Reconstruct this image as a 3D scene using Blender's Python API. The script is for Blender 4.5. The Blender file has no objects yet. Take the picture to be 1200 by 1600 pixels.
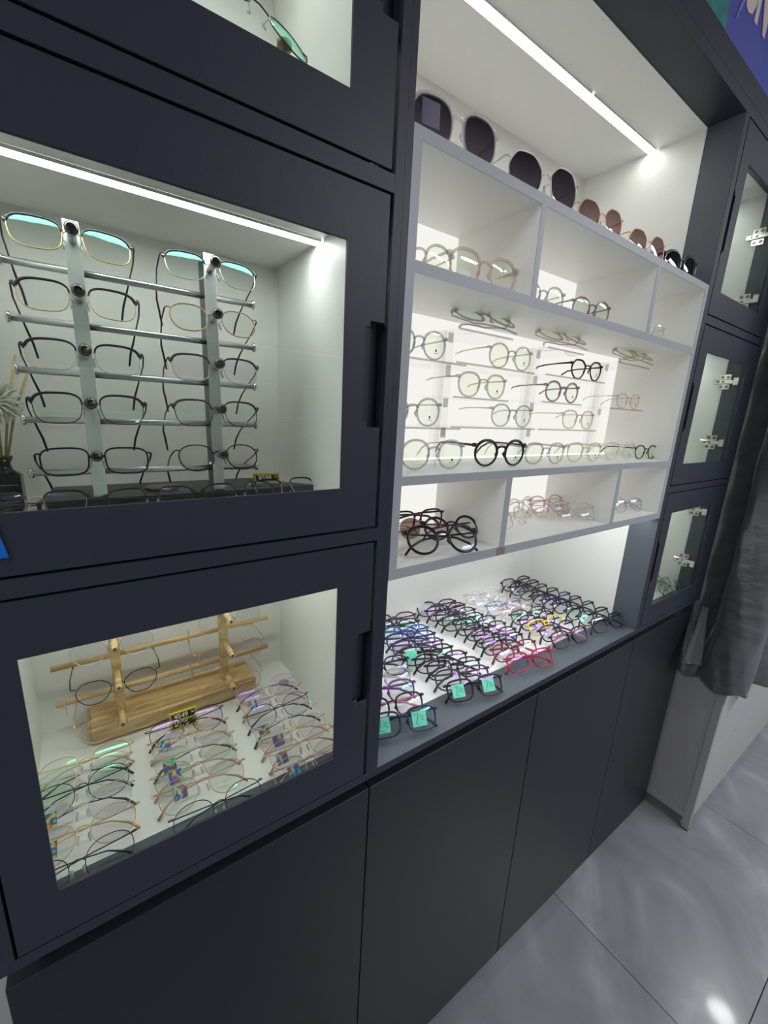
import bpy, bmesh, math, random
from math import sin, cos, pi, radians, sqrt
from mathutils import Vector, Matrix, Euler
random.seed(7)
SC = bpy.context.scene
COL = SC.collection
H = 1.0065            # height of the open ledge above the floor; all z below are measured from the ledge
# ------------------------------------------------------------------ camera
cam_d = bpy.data.cameras.new('camera'); cam = bpy.data.objects.new('camera', cam_d); COL.objects.link(cam)
R_ = Vector((0.81981365, -0.57038971, 0.05060784)); U_ = Vector((0.09532662, 0.22308619, 0.97012648)); F_ = Vector((0.56464007, 0.79049866, -0.23726243))
m = Matrix((R_, U_, -F_)).transposed().to_4x4(); m.translation = Vector((-0.35989, -0.4834, 0.6076 + H))
cam.matrix_world = m
cam_d.sensor_fit = 'VERTICAL'; cam_d.sensor_height = 24.0; cam_d.lens = 652.17 / 1600 * 24.0; cam_d.clip_start = 0.01
SC.camera = cam
# ------------------------------------------------------------------ world, exposure
SC.view_settings.view_transform = 'Standard'; SC.view_settings.look = 'None'; SC.view_settings.gamma = 1.0
SC.view_settings.use_curve_mapping = False; SC.view_settings.exposure = 0.0
SC.cycles.transparent_max_bounces = 28; SC.cycles.max_bounces = 8; SC.cycles.caustics_reflective = False; SC.cycles.caustics_refractive = False
w = bpy.data.worlds.new('world'); SC.world = w; w.use_nodes = True
w.node_tree.nodes['Background'].inputs[0].default_value = (0.75, 0.8, 0.9, 1); w.node_tree.nodes['Background'].inputs[1].default_value = 0.05
# ceiling panels of the shop (real luminaires above and behind the photographer)
def area(name, loc, size, power, col=(1, 1, 1), rot=(0, 0, 0)):
    d = bpy.data.lights.new(name, 'AREA'); d.shape = 'RECTANGLE'; d.size, d.size_y = size; d.energy = power; d.color = col
    o = bpy.data.objects.new(name, d); COL.objects.link(o); o.location = loc; o.rotation_euler = rot; return o
area('ceiling_light_near', (1.4, -1.9, 2.78), (1.2, 0.3), 34, (0.93, 0.96, 1))
area('ceiling_light_far', (2.6, -1.6, 2.78), (1.2, 0.3), 45, (0.93, 0.96, 1))
area('ceiling_light_behind', (-1.9, -0.9, 2.78), (0.3, 1.2), 34, (0.93, 0.96, 1))
LED_E = 30.0          # strength of the cabinets' LED strips
BACK_GLOW = 0.92         # strength of the glow added to the back of the cubby unit
# ------------------------------------------------------------------ materials
MATS = {}
def s2l(c):
    return tuple(((x / 255) / 12.92 if x / 255 <= 0.04045 else ((x / 255 + 0.055) / 1.055) ** 2.4) for x in c)
def pmat(name, rgb, rough=0.5, metal=0.0, alpha=1.0, lin=False, spec=0.5, bump=None, coat=0.0, trans=0.0):
    if name in MATS: return MATS[name]
    m = bpy.data.materials.new(name); m.use_nodes = True; nt = m.node_tree; b = nt.nodes['Principled BSDF']
    c = rgb if lin else s2l(rgb)
    b.inputs['Base Color'].default_value = (*c, 1); b.inputs['Roughness'].default_value = rough; b.inputs['Metallic'].default_value = metal
    b.inputs['Alpha'].default_value = alpha; b.inputs['Specular IOR Level'].default_value = spec; b.inputs['Coat Weight'].default_value = coat
    if bump:
        sc, st, var = bump
        tc = nt.nodes.new('ShaderNodeTexCoord'); nz = nt.nodes.new('ShaderNodeTexNoise'); nz.inputs['Scale'].default_value = sc; nz.inputs['Detail'].default_value = 4
        nt.links.new(tc.outputs['Object'], nz.inputs['Vector'])
        bp = nt.nodes.new('ShaderNodeBump'); bp.inputs['Strength'].default_value = st; bp.inputs['Distance'].default_value = 0.001
        nt.links.new(nz.outputs['Fac'], bp.inputs['Height']); nt.links.new(bp.outputs['Normal'], b.inputs['Normal'])
        if var:
            rp = nt.nodes.new('ShaderNodeValToRGB'); rp.color_ramp.elements[0].position = 0.3; rp.color_ramp.elements[1].position = 0.7
            rp.color_ramp.elements[0].color = (*[x * (1 - var) for x in c], 1); rp.color_ramp.elements[1].color = (*[min(1, x * (1 + var)) for x in c], 1)
            nt.links.new(nz.outputs['Fac'], rp.inputs['Fac']); nt.links.new(rp.outputs['Color'], b.inputs['Base Color'])
    MATS[name] = m; return m
def emat(name, rgb, strength):
    if name in MATS: return MATS[name]
    m = bpy.data.materials.new(name); m.use_nodes = True; nt = m.node_tree; nt.nodes.clear()
    e = nt.nodes.new('ShaderNodeEmission'); e.inputs[0].default_value = (*rgb, 1); e.inputs[1].default_value = strength
    o = nt.nodes.new('ShaderNodeOutputMaterial'); nt.links.new(e.outputs[0], o.inputs[0]); MATS[name] = m; return m
def lensmat(name, tint, coat=(1, 1, 1), base=0.03, top=0.5, grad=None, rough=0.015):
    """thin coated lens: clear transmission with a faint coloured coating reflection"""
    if name in MATS: return MATS[name]
    m = bpy.data.materials.new(name); m.use_nodes = True; nt = m.node_tree; nt.nodes.clear()
    t = nt.nodes.new('ShaderNodeBsdfTransparent'); t.inputs[0].default_value = (*tint, 1)
    if grad:
        tc = nt.nodes.new('ShaderNodeTexCoord'); sp = nt.nodes.new('ShaderNodeSeparateXYZ'); nt.links.new(tc.outputs['Generated'], sp.inputs[0])
        rp = nt.nodes.new('ShaderNodeValToRGB'); rp.color_ramp.elements[0].color = (*grad, 1); rp.color_ramp.elements[1].color = (*tint, 1)
        nt.links.new(sp.outputs['Z'], rp.inputs[0]); nt.links.new(rp.outputs[0], t.inputs[0])
    g = nt.nodes.new('ShaderNodeBsdfGlossy'); g.inputs['Color'].default_value = (*coat, 1); g.inputs['Roughness'].default_value = rough
    lf = nt.nodes.new('ShaderNodeLayerWeight'); lf.inputs['Blend'].default_value = 0.5
    lw = nt.nodes.new('ShaderNodeMath'); lw.operation = 'POWER'; lw.inputs[1].default_value = 4.0; nt.links.new(lf.outputs['Facing'], lw.inputs[0])
    ma = nt.nodes.new('ShaderNodeMath'); ma.operation = 'MULTIPLY_ADD'; ma.inputs[1].default_value = top; ma.inputs[2].default_value = base
    nt.links.new(lw.outputs[0], ma.inputs[0])
    mx = nt.nodes.new('ShaderNodeMixShader'); nt.links.new(ma.outputs[0], mx.inputs[0]); nt.links.new(t.outputs[0], mx.inputs[1]); nt.links.new(g.outputs[0], mx.inputs[2])
    o = nt.nodes.new('ShaderNodeOutputMaterial'); nt.links.new(mx.outputs[0], o.inputs[0]); MATS[name] = m; return m
def rainbow():
    if 'hologram' in MATS: return MATS['hologram']
    m = bpy.data.materials.new('hologram'); m.use_nodes = True; nt = m.node_tree; b = nt.nodes['Principled BSDF']
    tc = nt.nodes.new('ShaderNodeTexCoord'); nz = nt.nodes.new('ShaderNodeTexNoise'); nz.inputs['Scale'].default_value = 1.4; nz.inputs['Detail'].default_value = 1
    oi = nt.nodes.new('ShaderNodeObjectInfo'); va = nt.nodes.new('ShaderNodeVectorMath'); va.operation = 'MULTIPLY_ADD'; va.inputs[1].default_value = (1, 1, 1)
    cx = nt.nodes.new('ShaderNodeCombineXYZ'); m10 = nt.nodes.new('ShaderNodeMath'); m10.operation = 'MULTIPLY'; m10.inputs[1].default_value = 9; nt.links.new(oi.outputs['Random'], m10.inputs[0]); nt.links.new(m10.outputs[0], cx.inputs[0])
    nt.links.new(tc.outputs['Generated'], va.inputs[0]); nt.links.new(cx.outputs[0], va.inputs[2]); nt.links.new(va.outputs[0], nz.inputs['Vector'])
    mp = nt.nodes.new('ShaderNodeMath'); mp.operation = 'MULTIPLY'; mp.inputs[1].default_value = 3.2; nt.links.new(nz.outputs['Fac'], mp.inputs[0])
    fr = nt.nodes.new('ShaderNodeMath'); fr.operation = 'FRACT'; nt.links.new(mp.outputs[0], fr.inputs[0])
    rp = nt.nodes.new('ShaderNodeValToRGB'); cr = rp.color_ramp
    cols = [(0, (0.12, 0.12, 0.16)), (0.25, (0.1, 0.2, 0.9)), (0.42, (0.05, 0.9, 0.5)), (0.55, (0.85, 0.9, 0.05)), (0.68, (1, 0.25, 0.04)), (0.82, (0.35, 0.2, 0.5)), (1, (0.14, 0.14, 0.18))]
    cr.elements[0].position = cols[0][0]; cr.elements[0].color = (*cols[0][1], 1); cr.elements[1].position = 1; cr.elements[1].color = (*cols[-1][1], 1)
    for p_, c_ in cols[1:-1]:
        e = cr.elements.new(p_); e.color = (*c_, 1)
    nt.links.new(fr.outputs[0], rp.inputs[0]); nt.links.new(rp.outputs[0], b.inputs['Base Color'])
    b.inputs['Roughness'].default_value = 0.25; b.inputs['Metallic'].default_value = 0.3; b.inputs['Alpha'].default_value = 0.85
    MATS['hologram'] = m; return m
def woodmat():
    if 'pale_wood' in MATS: return MATS['pale_wood']
    m = bpy.data.materials.new('pale_wood'); m.use_nodes = True; nt = m.node_tree; b = nt.nodes['Principled BSDF']
    tc = nt.nodes.new('ShaderNodeTexCoord'); mp = nt.nodes.new('ShaderNodeMapping'); mp.inputs['Scale'].default_value = (8, 90, 90)
    nz = nt.nodes.new('ShaderNodeTexNoise'); nz.inputs['Scale'].default_value = 1.0; nz.inputs['Detail'].default_value = 6
    rp = nt.nodes.new('ShaderNodeValToRGB'); rp.color_ramp.elements[0].color = (*s2l((176, 138, 86)), 1); rp.color_ramp.elements[1].color = (*s2l((222, 190, 138)), 1)
    rp.color_ramp.elements[0].position = 0.3; rp.color_ramp.elements[1].position = 0.65
    nt.links.new(tc.outputs['Object'], mp.inputs[0]); nt.links.new(mp.outputs[0], nz.inputs['Vector']); nt.links.new(nz.outputs['Fac'], rp.inputs[0]); nt.links.new(rp.outputs[0], b.inputs['Base Color'])
    b.inputs['Roughness'].default_value = 0.5; MATS['pale_wood'] = m; return m
def tilemat():
    m = bpy.data.materials.new('grey_marble_tile'); m.use_nodes = True; nt = m.node_tree; b = nt.nodes['Principled BSDF']
    tc = nt.nodes.new('ShaderNodeTexCoord'); n1 = nt.nodes.new('ShaderNodeTexNoise'); n1.inputs['Scale'].default_value = 2.2; n1.inputs['Detail'].default_value = 8; n1.inputs['Distortion'].default_value = 1.6
    rp = nt.nodes.new('ShaderNodeValToRGB'); rp.color_ramp.elements[0].position = 0.3; rp.color_ramp.elements[1].position = 0.75
    rp.color_ramp.elements[0].color = (*s2l((112, 112, 118)), 1); rp.color_ramp.elements[1].color = (*s2l((172, 171, 176)), 1)
    mid = rp.color_ramp.elements.new(0.55); mid.color = (*s2l((136, 136, 142)), 1)
    nt.links.new(tc.outputs['Object'], n1.inputs['Vector']); nt.links.new(n1.outputs['Fac'], rp.inputs[0]); nt.links.new(rp.outputs[0], b.inputs['Base Color'])
    b.inputs['Roughness'].default_value = 0.25; b.inputs['Coat Weight'].default_value = 0.25; b.inputs['Coat Roughness'].default_value = 0.06; return m
def satin():
    m = bpy.data.materials.new('grey_satin'); m.use_nodes = True; nt = m.node_tree; b = nt.nodes['Principled BSDF']
    tc = nt.nodes.new('ShaderNodeTexCoord'); n1 = nt.nodes.new('ShaderNodeTexNoise'); n1.inputs['Scale'].default_value = 9; n1.inputs['Detail'].default_value = 6
    mp = nt.nodes.new('ShaderNodeMapping'); mp.inputs['Scale'].default_value = (1, 1, 2.5)
    rp = nt.nodes.new('ShaderNodeValToRGB'); rp.color_ramp.elements[0].color = (*s2l((120, 120, 124)), 1); rp.color_ramp.elements[1].color = (*s2l((182, 182, 188)), 1)
    nt.links.new(tc.outputs['Object'], mp.inputs[0]); nt.links.new(mp.outputs[0], n1.inputs['Vector']); nt.links.new(n1.outputs['Fac'], rp.inputs[0]); nt.links.new(rp.outputs[0], b.inputs['Base Color'])
    bp = nt.nodes.new('ShaderNodeBump'); bp.inputs['Strength'].default_value = 0.5; bp.inputs['Distance'].default_value = 0.012
    nt.links.new(n1.outputs['Fac'], bp.inputs['Height']); nt.links.new(bp.outputs['Normal'], b.inputs['Normal'])
    b.inputs['Roughness'].default_value = 0.3; b.inputs['Metallic'].default_value = 0.6; b.inputs['Sheen Weight'].default_value = 0.3; return m

M_DARK_LIT = pmat('charcoal_melamine_lit', (0.085, 0.097, 0.118), 0.45, lin=True, spec=0.4, bump=(600, 0.12, 0.05))  # the charcoal board again, lightened where the LEDs shine on it
M_DARK = pmat('charcoal_melamine', (0.022, 0.027, 0.041), 0.45, lin=True, spec=0.35, bump=(600, 0.12, 0.06))
M_BLACK = pmat('black_recess', (14, 14, 17), 0.6)
M_WHITE = pmat('white_laminate', (0.80, 0.80, 0.765), 0.42, lin=True, bump=(350, 0.12, 0.012))
M_GREY = pmat('grey_edge_band', (0.36, 0.375, 0.405), 0.45, lin=True, bump=(500, 0.08, 0.03))
M_LED = emat('led_strip', (0.96, 1.0, 0.97), LED_E)
M_LEDN = emat('led_strip_niche', (0.99, 1.0, 0.95), 14.5); M_LEDL = emat('led_strip_ledge', (0.95, 1.0, 1.0), 26.0); M_FLOORGLOW = emat('added_floor_glow', (1.0, .98, .93), 2.6)  # the last is a glow added on the cubby's middle shelf
M_BACKGLOW = emat('added_back_glow', (1.0, 0.985, 0.94), BACK_GLOW)  # emission added so the cubby back looks bright
M_ALU = pmat('brushed_aluminium', (200, 203, 206), 0.3, metal=1.0)
M_CHROME = pmat('chrome', (215, 213, 205), 0.14, metal=1.0)
M_KNOB = pmat('dark_chrome_knob', (96, 92, 90), 0.22, metal=1.0)
M_POSTW = pmat('white_painted_post', (222, 228, 226), 0.35)
M_GLASS = lensmat('door_glass', (0.93, 0.955, 0.935), (1, 1, 1), 0.008, 0.75, rough=0.0)
M_ACRYL = lensmat('clear_acrylic', (0.965, 0.965, 0.96), (1, 1, 1), 0.03, 0.35)
M_ACEDGE = lensmat('acrylic_edge', (0.74, 0.74, 0.72), (1, 1, 1), 0.05, 0.3)
M_GOLDTAG = pmat('gold_price_tag', (228, 198, 62), 0.3, metal=0.4)
M_DIGIT = pmat('ivory_print', (240, 234, 205), 0.5)
M_INK = pmat('black_ink', (18, 22, 24), 0.5)
M_TEAL = pmat('teal_sticker', (112, 220, 190), 0.45, alpha=0.85)
M_PAPER = pmat('white_paper', (240, 240, 240), 0.6)
FRAMES = {  # name: (rgb, rough, metal, alpha)
 'black': ((16, 16, 19), .25, 0, 1), 'darkgrey': ((52, 50, 54), .3, 0, 1), 'brown': ((58, 42, 42), .3, 0, 1), 'navy': ((30, 36, 84), .25, 0, 1), 'blue': ((52, 84, 165), .25, 0, .95),
 'purple': ((104, 44, 128), .25, 0, 1), 'plum': ((62, 38, 84), .25, 0, 1), 'red': ((168, 22, 52), .25, 0, .95), 'wine': ((118, 18, 34), .25, 0, 1), 'yellow': ((236, 214, 22), .3, 0, 1),
 'pink': ((206, 140, 156), .3, 0, .9), 'greyclear': ((176, 178, 184), .2, 0, .5), 'clear': ((222, 216, 206), .12, 0, .38), 'pinkclear': ((226, 184, 178), .15, 0, .42), 'blueclear': ((140, 148, 186), .15, 0, .6),
 'greenclear': ((206, 204, 176), .12, 0, .45), 'smoke': ((170, 172, 176), .15, 0, .45), 'mauve': ((150, 118, 132), .15, 0, .65), 'beige': ((216, 200, 164), .15, 0, .5),
 'gold': ((222, 190, 126), .3, .65, 1), 'silver': ((205, 203, 198), .3, .6, 1), 'gunmetal': ((78, 76, 80), .3, 1, 1), 'rosegold': ((214, 160, 142), .3, .6, 1), 'blackmetal': ((36, 34, 38), .3, .6, 1),
 'matteblack': ((20, 20, 24), .45, .2, 1), 'copper': ((206, 158, 126), .3, .5, 1), 'winemetal': ((88, 24, 30), .3, .6, 1)}
def fm(c):
    rgb, r, me, a = FRAMES[c]; return pmat('frame_' + c, rgb, r, metal=me, alpha=a)
LENS = {'': lensmat('lens_clear', (.975, .98, .975), (.45, .45, .75), .045, .7, rough=.08), 'violet': lensmat('lens_violet', (.97, .95, .98), (.42, .22, .62), .07, .8, rough=.09), 'green': lensmat('lens_green', (.96, .985, .97), (.16, .62, .42), .09, .9, rough=.08),
 'demo': lensmat('lens_demo', (.93, .975, .885), (.8, 1, .8), .03, .6), 'dark': lensmat('lens_dark', (.012, .010, .022), (.9, .9, 1), .03, .9, grad=(.12, .10, .13)), 'pink': lensmat('lens_pink', (.20, .12, .12), (1, .9, .9), .03, .8, grad=(.45, .30, .28)),
 'blacklens': lensmat('lens_black', (.004, .004, .010), (.7, .65, .9), .04, .5)}
# ------------------------------------------------------------------ helpers
def link(o, parent=None):
    COL.objects.link(o)
    if parent is not None: o.parent = parent
    return o
def tag(o, label=None, cat=None, group=None, kind=None):
    if label: o['label'] = label
    if cat: o['category'] = cat
    if group: o['group'] = group
    if kind: o['kind'] = kind
    return o
def empty(name, loc=(0, 0, 0), rot=(0, 0, 0)):
    o = bpy.data.objects.new(name, None); o.empty_display_size = 0.02; COL.objects.link(o); o.location = loc; o.rotation_euler = rot; return o
def mesh(name, bm, mats, smooth=False):
    me = bpy.data.meshes.new(name); bm.normal_update(); bm.to_mesh(me); bm.free()
    for x in (mats if isinstance(mats, (list, tuple)) else [mats]): me.materials.append(x)
    if smooth:
        for p in me.polygons: p.use_smooth = True
    return me
def obj(name, bm, mats, parent=None, smooth=False, loc=None, rot=None):
    o = bpy.data.objects.new(name, mesh(name, bm, mats, smooth) if isinstance(bm, bmesh.types.BMesh) else bm)
    link(o, parent)
    if loc: o.location = loc
    if rot: o.rotation_euler = rot
    return o
def box(bm, x0, x1, y0, y1, z0, z1, mi=0):
    v = [bm.verts.new(p) for p in ((x0, y0, z0), (x1, y0, z0), (x1, y1, z0), (x0, y1, z0), (x0, y0, z1), (x1, y0, z1), (x1, y1, z1), (x0, y1, z1))]
    for f in ((0, 3, 2, 1), (4, 5, 6, 7), (0, 1, 5, 4), (1, 2, 6, 5), (2, 3, 7, 6), (3, 0, 4, 7)):
        bm.faces.new([v[i] for i in f]).material_index = mi
def bev(bm, w, seg=1):
    bmesh.ops.bevel(bm, geom=list(bm.edges), offset=w, segments=seg, affect='EDGES', clamp_overlap=True)
def slab(name, x0, x1, y0, y1, z0, z1, mat, parent=None, b=0.0003):
    bm = bmesh.new(); box(bm, min(x0, x1), max(x0, x1), min(y0, y1), max(y0, y1), min(z0, z1), max(z0, z1))
    if b: bev(bm, b)
    return obj(name, bm, mat, parent)
def tube(bm, pts, r, sides=6, closed=False, r2=None, up=(0, 1, 0), mi=0, cap=True):
    """sweep an elliptical section: r along the in-plane normal, r2 along `up`; radii may be lists"""
    n = len(pts); pts = [Vector(p) for p in pts]; up = Vector(up); rings = []
    for i, p in enumerate(pts):
        a = pts[(i - 1) % n] if (closed or i > 0) else p; b_ = pts[(i + 1) % n] if (closed or i < n - 1) else p
        t = (b_ - a).normalized(); side = t.cross(up)
        if side.length < 1e-4: side = t.cross(Vector((1, 0, 0)))
        side.normalize(); u2 = side.cross(t).normalized()
        ra = r[i] if isinstance(r, (list, tuple)) else r; rb = ra if r2 is None else (r2[i] if isinstance(r2, (list, tuple)) else r2)
        rings.append([bm.verts.new(p + side * (cos(2 * pi * k / sides + pi / sides) * ra) + u2 * (sin(2 * pi * k / sides + pi / sides) * rb)) for k in range(sides)])
    for i in range(n if closed else n - 1):
        A, B = rings[i], rings[(i + 1) % n]
        for k in range(sides):
            bm.faces.new((A[k], A[(k + 1) % sides], B[(k + 1) % sides], B[k])).material_index = mi
    if cap and not closed:
        bm.faces.new(rings[0][::-1]).material_index = mi; bm.faces.new(rings[-1]).material_index = mi
def lathe(bm, prof, seg=24, c=(0, 0, 0), mi=0):
    rings = []
    for r, z in prof:
        rings.append([bm.verts.new((c[0] + r * cos(2 * pi * k / seg), c[1] + r * sin(2 * pi * k / seg), c[2] + z)) for k in range(seg)])
    for A, B in zip(rings, rings[1:]):
        for k in range(seg): bm.faces.new((A[k], A[(k + 1) % seg], B[(k + 1) % seg], B[k])).material_index = mi
    bm.faces.new(rings[0][::-1]).material_index = mi; bm.faces.new(rings[-1]).material_index = mi
def plate(xs, zs, solid, y0, y1, b=0.0008, round_edges=(), rr=0.008):
    """board in the XZ plane made of grid cells (holes where solid is False), welded into one skin"""
    bm = bmesh.new(); V = {}
    def v(i, j, y):
        if (i, j, y) not in V: V[(i, j, y)] = bm.verts.new((xs[i], y, zs[j]))
        return V[(i, j, y)]
    nx, nz = len(xs) - 1, len(zs) - 1
    S = lambda i, j: 0 <= i < nx and 0 <= j < nz and solid(i, j)
    for i in range(nx):
        for j in range(nz):
            if not S(i, j): continue
            bm.faces.new((v(i, j, y0), v(i + 1, j, y0), v(i + 1, j + 1, y0), v(i, j + 1, y0)))
            bm.faces.new((v(i, j, y1), v(i, j + 1, y1), v(i + 1, j + 1, y1), v(i + 1, j, y1)))
            if not S(i - 1, j): bm.faces.new((v(i, j, y1), v(i, j, y0), v(i, j + 1, y0), v(i, j + 1, y1)))
            if not S(i + 1, j): bm.faces.new((v(i + 1, j, y0), v(i + 1, j, y1), v(i + 1, j + 1, y1), v(i + 1, j + 1, y0)))
            if not S(i, j - 1): bm.faces.new((v(i, j, y1), v(i + 1, j, y1), v(i + 1, j, y0), v(i, j, y0)))
            if not S(i, j + 1): bm.faces.new((v(i, j + 1, y0), v(i + 1, j + 1, y0), v(i + 1, j + 1, y1), v(i, j + 1, y1)))
    bmesh.ops.dissolve_limit(bm, angle_limit=0.01, verts=list(bm.verts), edges=list(bm.edges))
    if round_edges:
        es = [e for e in bm.edges if abs(e.verts[0].co.y - e.verts[1].co.y) > 1e-5 and any(abs(e.verts[0].co.x - a) < 1e-4 and abs(e.verts[0].co.z - c_) < 1e-4 for a, c_ in round_edges)]
        bmesh.ops.bevel(bm, geom=es, offset=rr, segments=4, affect='EDGES')
    if b:
        es = [e for e in bm.edges if len(e.link_faces) == 2 and e.calc_face_angle(0) > 0.8 and abs(e.verts[0].co.y - y0) < 1e-5 and abs(e.verts[1].co.y - y0) < 1e-5]
        bmesh.ops.bevel(bm, geom=es, offset=b, segments=1, affect='EDGES')
    return bm
def text_mesh(body, size, depth=0.0002, mat=None, bold=0.0, shear=0.0):
    c = bpy.data.curves.new('lettering', 'FONT'); c.body = body; c.size = size; c.extrude = depth; c.align_x = 'CENTER'; c.align_y = 'CENTER'; c.offset = bold; c.shear = shear
    c.resolution_u = 3
    t = bpy.data.objects.new('lettering', c); COL.objects.link(t)
    me = bpy.data.meshes.new_from_object(t.evaluated_get(bpy.context.evaluated_depsgraph_get()))
    bpy.data.objects.remove(t); me.materials.clear(); me.materials.append(mat); return me

# ================================================================== SETTING
FL = 0.0
M_PAINT = pmat('room_white_paint', (205, 205, 203), 0.8, bump=(60, 0.1, 0.01))
floor = slab('floor', -2.6, 4.2, -3.6, 0.5, -0.06, -0.012, pmat('grout', (78, 78, 84), 0.8), b=0); floor['kind'] = 'structure'
MT = tilemat(); TS = 0.885; GX = 0.8285; GZ = -0.4625
tile_me = {}
for i in range(-4, 4):
    for j in range(-4, 2):
        x0, x1 = GX + i * TS + .001, GX + (i + 1) * TS - .001; y0, y1 = GZ + j * TS + .001, GZ + (j + 1) * TS - .001
        x0, x1 = max(x0, -2.6), min(x1, 4.2); y0, y1 = max(y0, -3.6), min(y1, 0.5)
        if x1 - x0 < .02 or y1 - y0 < .02: continue
        k = (round(x1 - x0, 3), round(y1 - y0, 3))
        if k not in tile_me:
            bm = bmesh.new(); box(bm, -k[0] / 2, k[0] / 2, -k[1] / 2, k[1] / 2, -0.012, 0); bev(bm, .0008); tile_me[k] = mesh('floor_tile', bm, MT)
        obj('floor_tile', tile_me[k], None, floor, loc=((x0 + x1) / 2, (y0 + y1) / 2, 0))
for nm, a in (('wall_back', (-2.6, 4.2, .5, .56, 0, 2.85)), ('wall_front', (-2.6, 4.2, -3.66, -3.6, 0, 2.85)), ('wall_left', (-2.66, -2.6, -3.6, .5, 0, 2.85)), ('wall_right', (4.2, 4.26, -3.6, .5, 0, 2.85)), ('ceiling', (-2.6, 4.2, -3.6, .5, 2.85, 2.9))):
    slab(nm, *a, M_PAINT, b=0)['kind'] = 'structure'

# ================================================================== DISPLAY WALL
Y_LIN, Y_BACK, Y_END = 0.0745, 0.390, 0.40
ZR = [(-.0147, -.001), (.4205, .4395), (.8652, .8853), (1.3092, 1.3318)]      # fixed rails / shelves between doors
def compartment(root, x0, x1, z0, z1, dark_bottom=True):
    """white liners behind a dark front zone"""
    e = .0004
    for nm, a in (('side_liner', (x0 + e, x0 + .002, Y_LIN, Y_BACK, z0, z1)), ('side_liner', (x1 - .002, x1 - e, Y_LIN, Y_BACK, z0, z1)), ('back_liner', (x0 + .002, x1 - .002, Y_BACK - .003, Y_BACK, z0, z1)),
                  ('floor_liner', (x0 + .002, x1 - .002, Y_LIN, Y_BACK - .003, z0, z0 + .0015)), ('ceiling_liner', (x0 + .002, x1 - .002, Y_LIN, Y_BACK - .003, z1 - .0015, z1))):
        slab(nm, *a, M_WHITE, root, b=0)
    for a in ((x0 + .0001, x0 + .0005), (x1 - .0005, x1 - .0001)): slab('side_lit_tone', a[0], a[1], .0195, Y_LIN, z0 + .0006, z1 - .0006, M_DARK_LIT, root, b=0)  # thin sheet carrying the lit tone of the charcoal sides
    slab('floor_lit_tone', x0 + .0006, x1 - .0006, .0195, Y_LIN, z0 + .0001, z0 + .0005, M_DARK_LIT, root, b=0)  # lit tone of the charcoal floor, put into the sheet's colour
def led(root, x0, x1, y0, y1, z, h=.004, mat=None):
    o = slab('led_strip', x0, x1, y0, y1, z - h, z - h + .0008, mat or M_LED, root, b=0)
    slab('led_channel', x0, x1, y0 - .0010, y0, z - h - .0002, z - .0002, M_WHITE, o, b=0); slab('led_channel', x0, x1, y1, y1 + .0010, z - h - .0002, z - .0002, M_WHITE, o, b=0)
    return o
def hinge(root, x, z, y=.072):
    """two hole clip hinge: mounting plate on the side panel with an arm running back, cup at the door"""
    h = empty('hinge', (x, y, z)); h.parent = root
    bm = bmesh.new()
    box(bm, -.003, -.0005, -.016, .016, .007, .024); box(bm, -.003, -.0005, -.016, .016, -.024, -.007); box(bm, -.003, -.0005, -.010, .010, -.007, .007); bev(bm, .0008)
    p = obj('hinge_plate', bm, M_CHROME, h)
    bm = bmesh.new(); box(bm, -.010, -.003, -.028, .030, -.0065, .0065); bev(bm, .0015)
    obj('hinge_arm', bm, M_CHROME, h)
    bm = bmesh.new()
    for yy, zz in ((-.008, .0155), (.008, .0155), (-.008, -.0155), (.008, -.0155)):
        tube(bm, [(-.0045, yy, zz), (-.002, yy, zz)], .005, 10, up=(0, 0, 1))
    tube(bm, [(-.0112, .016, 0), (-.0095, .016, 0)], .0042, 10, up=(0, 0, 1)); tube(bm, [(-.0112, .002, 0), (-.0095, .002, 0)], .0036, 10, up=(0, 0, 1))
    obj('hinge_screws', bm, M_KNOB, h)
    bm = bmesh.new(); box(bm, -.030, -.006, -.047, -.030, -.013, .013); bev(bm, .002)
    obj('hinge_cup', bm, M_CHROME, h)
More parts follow.
